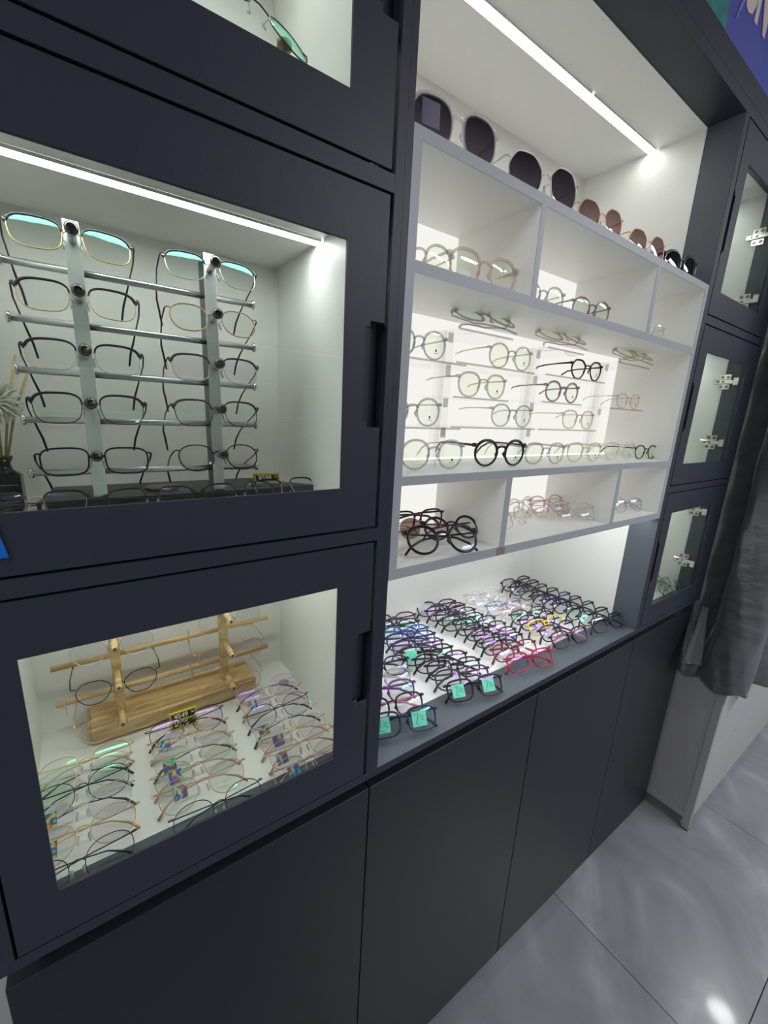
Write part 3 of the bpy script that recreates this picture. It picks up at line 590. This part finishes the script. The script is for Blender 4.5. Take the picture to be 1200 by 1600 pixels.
# ---- metal rack frames, upper left window
TIERS = ['top', 'second', 'third', 'fourth', 'lowest']
R1 = [('brow', 'gold', 'darkgrey', 'green'), ('brow', 'gold', 'matteblack', ''), ('brow', 'silver', 'matteblack', ''), ('brow', 'gunmetal', 'matteblack', 'green'), ('rectm', 'matteblack', None, '')]
R2 = [('brow', 'silver', 'gunmetal', 'green'), ('ovalm', 'copper', None, 'green'), ('brow', 'silver', 'darkgrey', 'violet'), ('brow', 'gunmetal', 'darkgrey', 'green'), ('ovalm', 'winemetal', None, '')]
PZ = [.771, .704, .636, .571, .503]
DESC = {('brow', 'gold'): 'gold half-rim eyeglasses with a dark brow', ('brow', 'silver'): 'silver half-rim eyeglasses with a dark brow', ('brow', 'gunmetal'): 'dark metal half-rim eyeglasses with a dark brow', ('rectm', 'matteblack'): 'matte black full-rim rectangular eyeglasses', ('ovalm', 'copper'): 'copper coloured oval metal eyeglasses', ('ovalm', 'winemetal'): 'wine red oval metal eyeglasses'}
for cx_, ROW, side in ((-.352, R1, 'left'), (-.190, R2, 'right')):
    for i, (st, c, br, le) in enumerate(ROW):
        glasses('eyeglasses', DESC[(st, c)] + ', %s tier, %s post of metal rack' % (TIERS[i], side), 'eyeglasses hanging on the metal rack', st, c, (cx_, .2, PZ[i] - .001), random.uniform(-.03, .03), .40, le, 'open', brow=br, tcol=br or 'matteblack', rest=False)
def rack():
    r = tag(empty('eyewear_rack', (0, 0, H)), 'metal eyewear rack with two posts and five silver bars in the upper left window', 'rack')
    for i, z in enumerate(PZ):
        zz = (.759, .695, .634, .572, .502)[i]
        bm = bmesh.new(); tube(bm, [(-.424, .235, zz), (-.125, .235, zz)], .0042, 12, up=(0, 0, 1)); b_ = obj('bar', bm, M_ALU, r, True)
        bm = bmesh.new()
        for x in (-.4285, -.1275): tube(bm, [(x, .235, zz), (x + .0016, .235, zz), (x + .0045, .235, zz), (x + .006, .235, zz)], [.004, .0068, .0068, .004], 12, up=(0, 0, 1))
        obj('bar_cap', bm, M_CHROME, b_, True)
    for cx_ in (-.3525, -.190):
        bm = bmesh.new(); box(bm, cx_ - .0085, cx_ + .0085, .224, .2255, .4665, .815); bev(bm, .0005); p = obj('post', bm, M_POSTW, r)
        bm = bmesh.new(); box(bm, cx_ - .0085, cx_ + .0085, .2256, .258, .4665, .813); obj('post_body', bm, pmat('shaded_steel', (70, 72, 76), .35, metal=.8), p)  # shadow on the sides of the post is put into the dark metal colour
        for z in PZ:
            bm = bmesh.new(); zz = z + .0250
            tube(bm, [(cx_, .2238, zz - .004), (cx_, .205, zz - .001), (cx_, .196, zz)], .0048, 12, up=(0, 0, 1)); k = obj('peg', bm, M_ALU, r, True)
            bm = bmesh.new(); tube(bm, [(cx_, .196, zz), (cx_, .192, zz + .0003), (cx_, .187, zz + .0008), (cx_, .1845, zz + .001)], [.0050, .0072, .0072, .004], 14, up=(0, 0, 1)); obj('peg_knob', bm, M_KNOB, k, True)
    return r
rack()
rb = tag(empty('rack_base', (0, 0, H)), 'flat black base block under the metal eyewear rack', 'base')
bm = bmesh.new()
poly = [(-.420, .216), (-.030, .160), (-.030, .235), (-.110, .325), (-.410, .325)]
poly = [(-.424, .214), (-.020, .214), (-.110, .325), (-.410, .330)]
vb = [bm.verts.new((x, y, .4412)) for x, y in poly]; vt = [bm.verts.new((x, y, .466)) for x, y in poly]
bm.faces.new(vb[::-1]); bm.faces.new(vt)
for i in range(len(poly)): bm.faces.new((vb[i], vb[(i + 1) % len(poly)], vt[(i + 1) % len(poly)], vt[i]))
bev(bm, .001); obj('block', bm, pmat('black_lacquer', (34, 35, 38), .35), rb)
bm = bmesh.new(); lathe(bm, [(.018, 0), (.019, .001), (.019, .0028), (.018, .004)], 24)
co = obj('coaster', bm, pmat('mottled_wood', (150, 140, 112), .5, bump=(300, .2, .2)), loc=(-.268, .266, .4664 + H)); co.scale = (1.35, 1, 1); tag(co, 'small round speckled wooden disc lying on the black rack base', 'coaster')
# floor of the upper left window
for i, (x, y, c, br, le, adj) in enumerate([(-.424, .195, 'copper', 'brown', '', 'copper half-rim'), (-.290, .182, 'gunmetal', 'darkgrey', '', 'dark metal half-rim'), (-.163, .182, 'gunmetal', 'darkgrey', '', 'dark grey half-rim'), (-.078, .200, 'silver', 'black', '', 'black-browed silver')]):
    glasses('eyeglasses', adj + ' eyeglasses before the black rack base, ' + ['leftmost of four', 'second of four from left', 'third of four from left', 'rightmost of four'][i], 'folded eyeglasses in front of the rack base', 'brow', c, (x, y, .4414), .02, .75, le, 'fold', brow=br, sc=.9)
# ---- wooden rack, lower left window
M_WOOD = woodmat()
r = tag(empty('eyewear_rack', (0, 0, H)), 'pale wooden eyewear rack with two posts, cross rods and pegs in the lower left window', 'rack')
bm = bmesh.new(); box(bm, -.410, -.112, .302, .384, .0016, .038)
bev(bm, .006, 3); obj('base_board', bm, M_WOOD, r)
for z in (.148, .077):
    bm = bmesh.new(); tube(bm, [(-.450, .345, z), (-.072, .345, z)], .0050, 12, up=(0, 0, 1)); obj('cross_rod', bm, M_WOOD, r, True)
for cx_ in (-.357, -.170):
    bm = bmesh.new(); box(bm, cx_ - .0075, cx_ + .0075, .320, .3398, .038, .335); bev(bm, .001); obj('post', bm, M_WOOD, r)
    for z in (.195, .122, .05):
        bm = bmesh.new(); tube(bm, [(cx_, .325, z + .006), (cx_, .262, z + .008)], .0050, 12, up=(0, 0, 1)); k = obj('peg', bm, M_WOOD, r, True)
        bm = bmesh.new(); tube(bm, [(cx_, .2622, z + .008), (cx_, .2610, z + .008)], .0022, 10, up=(0, 0, 1)); obj('peg_end', bm, M_KNOB, k, True)
WR = [('left', -.358, [('geo', 'silver', None), ('geo', 'blackmetal', None), ('oval', 'gold', None)]), ('right', -.166, [('roundm', 'silver', None), ('oval', 'rosegold', None), ('roundm', 'rosegold', None)])]
WD = {('geo', 'silver'): 'silver octagonal', ('geo', 'blackmetal'): 'black wire octagonal', ('oval', 'gold'): 'gold wire oval', ('roundm', 'silver'): 'silver round wire', ('oval', 'rosegold'): 'rose gold oval', ('roundm', 'rosegold'): 'rose gold round wire'}
for side, cx_, items in WR:
    for i, (st, c, _) in enumerate(items):
        g = glasses('eyeglasses', WD[(st, c)] + ' eyeglasses on %s peg, %s post of the wooden rack' % (['top', 'middle', 'lowest'][i], side), 'wire eyeglasses hanging on the wooden rack', st, c, (cx_, .280, (.174, .099, .024)[i]), 0.0, .05, '', 'open', rest=False)
        if side == 'left' and i == 1 or side == 'right' and i < 2:
            bm = bmesh.new(); box(bm, -.0745, -.0741, .004, .022, -.012, .016)
            obj('hang_tag', bm, pmat('grey_card', (178, 180, 184), .5), g)
# coin-like disc
bm = bmesh.new(); lathe(bm, [(.010, 0), (.0115, .0006), (.0115, .0016), (.010, .002)], 24); o = obj('lens_disc', bm, pmat('grey_disc', (150, 150, 146), .4, metal=.4), loc=(-.052, .300, .0016 + H)); tag(o, 'small flat grey disc lying behind the right row in the lower left window', 'disc')
# ---- price tags
def price_tag(name, label, x, y, z, rows, rz=0, sc=1.0, tilt=.25):
    t = tag(empty(name, (x, y, z + H), (-tilt, 0, rz)), label, 'price tag'); t.scale = (sc, sc, sc); hgt = .0155 * len(rows) + .004
    bm = bmesh.new(); box(bm, -.024, .024, 0, .0022, .0, hgt); box(bm, -.022, .022, 0, .016, 0, .0018); bev(bm, .0004); obj('holder', bm, M_GOLDTAG, t)
    for i, s in enumerate(rows):
        zz = hgt - .009 - i * .0155
        bm = bmesh.new(); box(bm, -.0195, .0205, -.0008, -.0001, zz - .0055, zz + .0055); n = obj('number_strip', bm, M_INK, t)
        if s:
            me = text_mesh(s, .0128, .0001, M_DIGIT, .0003); o = obj('digits', me, None, n, loc=(-.0035, -.0011, zz), rot=(pi / 2, 0, 0)); o.scale = (.92, 1, 1)
            me = text_mesh('00', .0052, .0001, M_DIGIT, .0001); obj('small_digits', me, None, n, loc=(.0165, -.0011, zz + .0015), rot=(pi / 2, 0, 0))
price_tag('price_tag', 'gold price tag with two number rows reading 549 and 275 before the wooden rack', -.262, .268, .0016, ['\u00a5549', '\u00a5275'], 0.0, 1.0)
price_tag('price_tag', 'gold price tag reading 598 beside the metal rack in the upper left window', -.100, .250, .4665, ['\u00a5598'], 0.0, 1.0)
price_tag('price_tag', 'small gold price tag standing at the rear of the open ledge', .556, .371, .0014, [''], 0.0, .85)
# ---- flower in vase, upper left window
v = tag(empty('vase', (-.462, .300, .4412 + H)), 'dark square vase standing left of the metal rack in the upper left window', 'vase')
bm = bmesh.new()
for (r_, z0, z1) in ((.019, 0, .052),): box(bm, -r_, r_, -r_, r_, z0, z1)
bev(bm, .003, 2); obj('body', bm, pmat('dark_marbled_glass', (38, 38, 40), .18, bump=(120, .3, .5)), v)
bm = bmesh.new(); lathe(bm, [(.018, .0505), (.011, .058), (.009, .066), (.013, .076), (.0125, .076), (.008, .066)], 20); obj('neck', bm, pmat('dark_marbled_glass', (38, 38, 40), .18), v, True)
bm = bmesh.new()
for zz in (.014, .026, .038): box(bm, -.0155, .0155, -.0194, -.0190, zz, zz + .0006)
obj('band', bm, pmat('thin_silver_line', (170, 160, 140), .4), v)
fl = tag(empty('flower', (-.462, .300, .52 + H)), 'white artificial chrysanthemum with straw stems standing in the dark vase', 'flower')
bm = bmesh.new()
for (dx, dy, hh) in ((.030, .018, .135), (.042, .010, .115), (.004, .01, .09), (-.004, -.004, .06)):
    tube(bm, [(0, 0, -.035), (dx * .5, dy * .5, hh * .5), (dx, dy, hh)], .0017, 6)
obj('stem', bm, pmat('straw_stem', (196, 170, 112), .6), fl, True)
bm = bmesh.new(); fc = Vector((.004, -.006, .072))
for ring, (n, L, el) in enumerate(((20, .030, -.25), (18, .028, .12), (14, .022, .5), (10, .014, .9))):
    for k in range(n):
        a = 2 * pi * k / n + ring * .3; dirv = Vector((cos(a) * cos(el), -.35 + sin(el) * -.4 + .35 * 0, sin(a) * cos(el))).normalized(); dirv = Vector((cos(a) * cos(el), -sin(el) - .1, sin(a) * cos(el))).normalized()
        tube(bm, [fc + dirv * .003, fc + dirv * L * .6 + Vector((0, .0, .001)), fc + dirv * L], [.0020, .0042, .0022], 6, False, .0016, up=tuple((dirv.cross(Vector((0, 1, 0.01)))).normalized()))
pt = obj('petals', bm, pmat('ivory_petal', (236, 234, 216), .6), fl, True); pt['kind'] = 'stuff'
# ---- top left window: white display card holder with round ring and wire glasses
glasses('eyeglasses', 'large thin-rimmed eyeglasses leaning in the top left window, lowest lens showing', None, 'roundm', 'gunmetal', (-.158, .080, 1.020), 0.1, .65, 'green', 'open', sc=1.1, roll=.25, rest=False)
pd = tag(empty('ring_stand', (-.118, .115, .8872 + H)), 'brown ring-topped stand inside the top left window behind the glasses', 'stand')
bm = bmesh.new(); lathe(bm, [(.02, 0), (.02, .004), (.003, .006), (.003, .140), (.009, .142), (.009, .148)], 20); obj('stand_post', bm, pmat('brown_wood', (128, 112, 84), .5), pd, True)
# ---- blue tag on the left door frame
bm = bmesh.new(); box(bm, -.012, .0, -.003, -.0008, -.018, .034)
for v_ in bm.verts:
    if v_.co.z > 0 and v_.co.x > -.001: v_.co.x -= .009
bev(bm, .0006); o = obj('blue_tab', bm, pmat('blue_plastic', (0, 96, 190), .35), loc=(-.4285, 0, .4790 + H)); tag(o, 'bright blue plastic tab on the left cabinet door at the picture edge', 'tab')

# ---- sunglasses on top of the cubby unit
ZT = .9484
sg = [('sun', 'clear', 'dark', None, .090, .020, 1.06, 'large clear-rimmed sunglasses with dark lenses, leftmost on top of the cubby unit', [('pen', -1)], None),
      ('sunm', 'silver', 'dark', None, .297, .026, 1.2, 'silver wire sunglasses with large dark lenses, second from the left on the cubby unit', [], None),
      ('sunm', 'rosegold', 'pink', None, .475, .026, .96, 'rose gold sunglasses with pink-brown lenses and a dark pair behind, on the cubby unit', [], None),
      ('sunm', 'rosegold', 'pink', None, .664, .026, .96, 'rose gold sunglasses with pink lenses next to the black pair on the cubby unit', [], None),
      ('sunr', 'black', 'blacklens', None, .838, .028, .98, 'black wraparound sunglasses, rightmost on top of the cubby unit', [], None)]
for st, c, le, br, x, y, sc, lab, stk, tc in sg:
    glasses('sunglasses', lab, 'sunglasses on top of the cubby unit', st, c, (x, y, ZT), -.12, .05, le, 'open', stick=stk, sc=sc)
glasses('sunglasses', 'low black sunglasses standing behind the first rose gold pair', 'sunglasses on top of the cubby unit', 'rect', 'black', (.52, .075, ZT), -.3, .0, 'blacklens', 'fold', sc=.9)
# ---- upper cubbies
G1 = 'eyeglasses in the upper cubbies'; ZA = .8014
glasses('eyeglasses', 'round clear-green eyeglasses cut by the left edge of the first upper cubby', G1, 'rounda', 'greenclear', (.062, .050, ZA), -.1, .0, 'demo', 'open')
glasses('eyeglasses', 'clear pink eyeglasses with a paper label in the first upper cubby', G1, 'panto', 'pinkclear', (.182, .034, ZA), -.1, .0, 'demo', 'open', stick=[('label', -1)], sc=1.15)
glasses('eyeglasses', 'round clear grey eyeglasses at the left of the middle upper cubby', G1, 'rounda', 'smoke', (.352, .045, ZA), -.15, 0, 'demo', 'open', sc=.92)
glasses('eyeglasses', 'clear mauve eyeglasses stacked at the right of the middle upper cubby', G1, 'rounda', 'mauve', (.503, .036, ZA), -.15, 0, 'demo', 'open', sc=.92)
glasses('eyeglasses', 'small clear eyeglasses in the right upper cubby', G1, 'rounda', 'clear', (.775, .040, ZA), -.2, 0, 'demo', 'open', sc=.85)
# ---- middle shelf, front row
G2 = 'eyeglasses along the front of the middle shelf'; ZB = .5133
MF = [('rounda', 'smoke', .114, 'large clear grey round eyeglasses, leftmost at the front of the middle shelf', 1.06), ('round', 'black', .285, 'thick black round eyeglasses at the front of the middle shelf beside the leftmost pair', 1.05),
      ('panto', 'smoke', .428, 'clear grey square-round eyeglasses right of the black round pair on the middle shelf', .98), ('panto', 'greenclear', .580, 'olive-clear eyeglasses with printed lenses, fourth at the front of the middle shelf', .98),
      ('panto', 'clear', .745, 'fully clear eyeglasses left of the black faceted pair on the middle shelf', 1.0), ('geob', 'black', .885, 'black faceted eyeglasses, rightmost at the front of the middle shelf', .80)]
for st, c, x, lab, sc in MF:
    glasses('eyeglasses', lab, G2, st, c, (x, .045, ZB), -.12, .0, 'demo', 'open', stick=[('demo', 1)], sc=sc)
# ---- acrylic risers with eyeglasses
def riser(label, x, plates):
    r = tag(empty('acrylic_riser', (x, 0, ZB + H)), label, 'display stand', 'clear acrylic risers on the middle shelf')
    slab('base_plate', -.045, .045, .085, .160, 0, .004, M_ACRYL, r)
    for dx in (-.0085, .0085): slab('upright', dx - .0018, dx + .0018, .103, .128, .004, .236, M_ACRYL, r, b=.0003)
    slab('upright_face', -.0067, .0067, .118, .121, .004, .236, M_ACRYL, r, b=0)
    for (x0, x1, z) in plates:
        z -= ZB
        p = slab('tier_plate', x0 - x, x1 - x, .070, .165, z - .0035, z - .0003, M_ACRYL, r, b=0)
        slab('plate_edge', x0 - x, x1 - x, .0685, .0698, z - .0035, z - .0003, M_ACEDGE, p, b=0)
        slab('plate_clip', -.0050, .0050, .100, .1028, z - .020, z - .004, M_ACEDGE, p, b=0)
    return r
P1, P2, P3 = .183, .437, .715
MID = [('rounda', 'smoke', .095, .692, 'demo', P1, 'round clear grey eyeglasses on the upper left tier of the left acrylic riser', .95), ('rounda', 'beige', .326, .6955, 'demo', P1, 'round beige eyeglasses on the upper right tier of the left acrylic riser', .95),
       ('panto', 'beige', .255, .638, 'demo', P1, 'honey-clear square-round eyeglasses on the third tier of the left acrylic riser', .98), ('rounda', 'smoke', .090, .583, 'demo', P1, 'round pale grey eyeglasses on the lower left tier of the left acrylic riser', 1.0),
       ('rounda', 'smoke', .350, .586, 'demo', P1, 'round blue-grey eyeglasses on the lower right tier of the left acrylic riser', .95),
       ('geob', 'black', .595, .6975, 'demo', P2, 'thick black eyeglasses on the upper tier of the middle acrylic riser', .92), ('round', 'mauve', .512, .643, 'demo', P2, 'round mauve eyeglasses on the third tier of the middle acrylic riser', .92),
       ('panto', 'pinkclear', .592, .586, 'demo', P2, 'clear pink eyeglasses on the lowest tier of the middle acrylic riser', .95), ('panto', 'pinkclear', .812, .642, 'demo', P3, 'small clear pink eyeglasses on the lower tier of the right acrylic riser', .85)]
plates = {P1: [], P2: [], P3: []}
for st, c, x, z, le, P, lab, sc in MID:
    glasses('eyeglasses', lab, 'eyeglasses on the acrylic risers', st, c, (x, .080, z), -.08, 0, le, 'open', stick=[('demo', 1)], sc=sc)
    plates[P].append((min(x - .062, P - .012), max(x + .062, P + .012), z))
for P, x in ((P1, .246), (P2, .486), (P3, .800)):
    plates[P].append((min(x - .065, P - .012), max(x + .065, P + .012), .7495))
    c = {P1: 'greyclear', P2: 'pinkclear', P3: 'beige'}[P]
    glasses('eyeglasses', '%s folded eyeglasses lying flat on top of the %s acrylic riser' % ({P1: 'clear grey', P2: 'clear mauve', P3: 'clear beige'}[P], {P1: 'left', P2: 'middle', P3: 'right'}[P]), 'eyeglasses on the acrylic risers', 'panto', c, (x, .060, .7505), -.12, 1.02, 'demo', 'fold', sc=1.08)
riser('clear acrylic riser with five tiers, left on the middle shelf', P1, plates[P1]); riser('clear acrylic riser in the centre of the middle shelf', P2, plates[P2]); riser('clear acrylic riser with two tiers near the right end of the middle shelf', P3, plates[P3])
# ---- lower cubbies
G3 = 'eyeglasses in the lower cubbies'; ZD = .3677
for st, c, tc, x, y, rz, tl_, ps, le, lab, sc in [
 ('round', 'black', None, .122, .002, -.32, .65, 'fold', '', 'black round eyeglasses frontmost in the lower left cubby', 1.1),
 ('round', 'black', 'wine', .198, .060, -.25, .6, 'fold', '', 'black round eyeglasses with wine temples, right in the lower left cubby', .98),
 ('rect', 'brown', None, .180, .150, -.1, .1, 'fold', '', 'dark brown eyeglasses rearmost in the lower left cubby', 1.0),
 ('oval', 'gold', None, .100, .112, -.1, .25, 'fold', 'pink', 'gold wire eyeglasses with rose lenses at the left of the lower left cubby', .9),
 ('panto', 'pinkclear', None, .600, .128, -.1, .35, 'fold', '', 'clear rose eyeglasses in the middle of the pile in the lower middle cubby', 1.0),
 ('panto', 'clear', None, .520, .150, .1, .2, 'fold', '', 'clear eyeglasses at the rear left of the lower middle cubby', .95),
 ('rounda', 'pinkclear', None, .560, .088, -.3, .5, 'fold', '', 'clear pink eyeglasses tipped forward in the lower middle cubby', .95),
 ('panto', 'clear', None, .590, .045, -.4, .6, 'fold', '', 'clear eyeglasses lying frontmost in the lower middle cubby', .95),
 ('rounda', 'clear', None, .395, .066, .15, .6, 'fold', '', 'clear round eyeglasses at the left of the lower middle cubby', .95),
 ('panto', 'greyclear', None, .828, .030, -.25, .5, 'fold', '', 'clear grey eyeglasses frontmost in the lower right cubby', .9),
 ('rounda', 'clear', None, .815, .085, .1, .4, 'fold', '', 'clear eyeglasses behind the grey pair in the lower right cubby', .9)]:
    glasses('eyeglasses', lab, G3, st, c, (x, y, ZD), rz, tl_, le, ps, tcol=tc, sc=sc)
# ---- right cabinet, eyeglasses on the lowest floor
G4 = 'eyeglasses inside the lower right window'
for x, y, z, c, rz, w_ in [(1.345, .046, 0, 'silver', .05, 'frontmost'), (1.350, .088, 0, 'blackmetal', -.1, 'second from the front'), (1.345, .130, 0, 'silver', .1, 'third from the front'), (1.340, .172, 0, 'gold', 0, 'rearmost'), (1.262, .100, 0, 'blackmetal', .2, 'furthest to the left'), (1.318, .066, .020, 'gunmetal', .4, 'lying on top of the others')]:
    glasses('eyeglasses', '%s thin-rimmed eyeglasses in the lower right window, %s' % (NICE[c], w_), G4, 'oval', c, (x, y, .0016 + z), rz, .5 if z == 0 else .9, 'green', 'fold')

# ================================================================== DESK and CURTAIN
M_DESK = pmat('light_grey_panel', (158, 156, 154), .5, bump=(200, .1, .05))
dk = tag(empty('desk', (1.5, 0, 0)), 'light grey desk with framed side panel and short leg at the right end', 'desk')
DZ = .745
slab('side_panel', .004, .012, -.108, .36, .075, DZ, M_DESK, dk)
slab('side_rail', .0, .022, -.108, .36, .05, .075, M_DESK, dk)
slab('leg', .0, .024, -.132, -.108, .006, DZ, M_DESK, dk); slab('leg_foot', .0, .024, -.132, -.108, 0.0005, .006, M_BLACK, dk)
slab('leg', .0, .024, .36, .384, .0005, DZ, M_DESK, dk); slab('leg', 1.4, 1.424, -.132, -.108, .0005, DZ, M_DESK, dk); slab('leg', 1.4, 1.424, .36, .384, .0005, DZ, M_DESK, dk)
slab('front_panel', .024, 1.4, -.128, -.118, .05, DZ, pmat('pale_grey_board', (176, 174, 176), .5, bump=(30, .1, .04)), dk)
slab('desk_top', -.006, 1.43, -.14, .39, DZ, DZ + .02, M_DESK, dk)
bm = bmesh.new()
for x, z in ((.20, .55), (.34, .33), (.52, .60), (.30, .52)): tube(bm, [(x, -.1285, z), (x + .004, -.1285, z - .002)], .0035, 6, False, .0006)
obj('chip', bm, M_BLACK, dk)

M_SATIN = satin(); M_LINING = pmat('grey_curtain_lining', (112, 112, 116), 0.7, bump=(80, .3, .05))
cu = tag(empty('curtain', (0, 0, H)), 'grey satin curtain hanging beside the right cabinet over the grey desk', 'curtain')
bm = bmesh.new()
path = [(1.462, .060), (1.458, .030), (1.456, .008), (1.470, -.012), (1.488, -.030), (1.482, -.048), (1.462, -.060), (1.454, -.082), (1.451, -.115), (1.453, -.145), (1.464, -.170), (1.485, -.186), (1.520, -.190), (1.552, -.176), (1.580, -.160), (1.615, -.172), (1.655, -.205), (1.720, -.225), (1.78, -.205), (1.83, -.170), (1.90, -.180), (1.97, -.215), (2.05, -.225), (2.13, -.19), (2.2, -.17), (2.30, -.2), (2.4, -.22)]
def cat(P, n=4):
    out = []
    for i in range(len(P) - 1):
        p0, p1, p2, p3 = [Vector(P[max(0, min(len(P) - 1, i + k))]) for k in (-1, 0, 1, 2)]
        for k in range(n):
            t = k / n; out.append(0.5 * ((2 * p1) + (p2 - p0) * t + (2 * p0 - 5 * p1 + 4 * p2 - p3) * t * t + (3 * p1 - p0 - 3 * p2 + p3) * t ** 3))
    out.append(Vector(P[-1])); return out
cp = cat(path); NZ = 46; rows = []
for j in range(NZ + 1):
    z = -.335 + (1.36 + .335) * j / NZ; row = []
    for i, p in enumerate(cp):
        k = i / len(cp); tt = max(0, min(1, (z + .33) / 1.2))
        wv = .5 + .5 * tt; up_ = max(0, min(1, (z + .23) / .06))
        dx_ = up_ * .085 * math.exp(-((i - 17) / 4.5) ** 2) - .004 * up_ * math.exp(-((i - 32) / 6) ** 2)
        x = p.x + dx_ + .0035 * sin(z * 11 + i * .35) * wv + .002 * sin(z * 31 + i * .9)
        y = p.y - .004 * tt + .004 * sin(z * 8 + i * .22) * wv + .0018 * sin(z * 27 - i * .7)
        zz = z + (.010 * sin(i * .35) if j == 0 else 0) + .003 * sin(i * .5 + z * 14) * (0 if j in (0, NZ) else 1)
        row.append(bm.verts.new((x, y, zz)))
    rows.append(row)
for a, b_ in zip(rows, rows[1:]):
    for i in range(len(a) - 1): bm.faces.new((a[i], a[i + 1], b_[i + 1], b_[i]))
bmesh.ops.solidify(bm, geom=list(bm.faces), thickness=.0012)
obj('drape', bm, M_SATIN, cu, True)
bm = bmesh.new(); rows = []      # loose front corner of the cloth lying across the base cabinet
for j in range(13):
    t = j / 12; row = []
    for i in range(9):
        s = i / 8
        top = Vector((1.4445, -.012, -.035)); bl = Vector((1.335, -.030, -.228)); br_ = Vector((1.425, -.055, -.255)); tr = Vector((1.452, -.03, -.04))
        p = (top * (1 - t) + bl * t) * (1 - s) + (tr * (1 - t) + br_ * t) * s
        p.y += -.005 * sin(s * 9) * t - .004 * sin(s * 3.1); p.x += .006 * sin(t * 6 + s * 4) * t; row.append(bm.verts.new(p))
    rows.append(row)
for a, b_ in zip(rows, rows[1:]):
    for i in range(8): bm.faces.new((a[i], a[i + 1], b_[i + 1], b_[i]))
bmesh.ops.solidify(bm, geom=list(bm.faces), thickness=.0012)
obj('curtain_flap', bm, M_LINING, cu, True)
bm = bmesh.new(); tube(bm, [(1.45, -.12, 1.385), (2.45, -.12, 1.385)], .011, 12, up=(0, 0, 1)); obj('curtain_rod', bm, M_ALU, cu, True)

dl = tag(empty('downlight', (3.28, -.28, 2.85)), 'round white recessed downlight in the shop ceiling beyond the desk', 'lamp')
bm = bmesh.new(); lathe(bm, [(.085, -.012), (.085, -.002), (.001, -.002)], 28); obj('lamp_glass', bm, emat('downlight_glass', (1, .98, .95), 60.0), dl)
bm = bmesh.new(); lathe(bm, [(.105, -.001), (.105, -.008), (.0875, -.014), (.0875, -.001)], 28); obj('lamp_ring', bm, M_POSTW, dl, True)
# ================================================================== far side of the shop (seen only as reflections)
sh = tag(empty('wall_shelving', (0, 0, 0)), 'white lit shelving on the opposite wall of the shop', 'shelf')
slab('shelving_back', -2.2, 3.2, -3.59, -3.56, .9, 2.3, pmat('white_board', (222, 220, 216), .5), sh, b=0)
for z in (.9, 1.2, 1.5, 1.8, 2.1):
    slab('shelf_board', -2.2, 3.2, -3.56, -3.3, z, z + .02, M_DARK, sh, b=0)
    slab('shelf_light', -2.1, 3.1, -3.34, -3.325, z - .006, z - .001, emat('shelf_led', (.95, 1, .98), 5.0), sh, b=0)
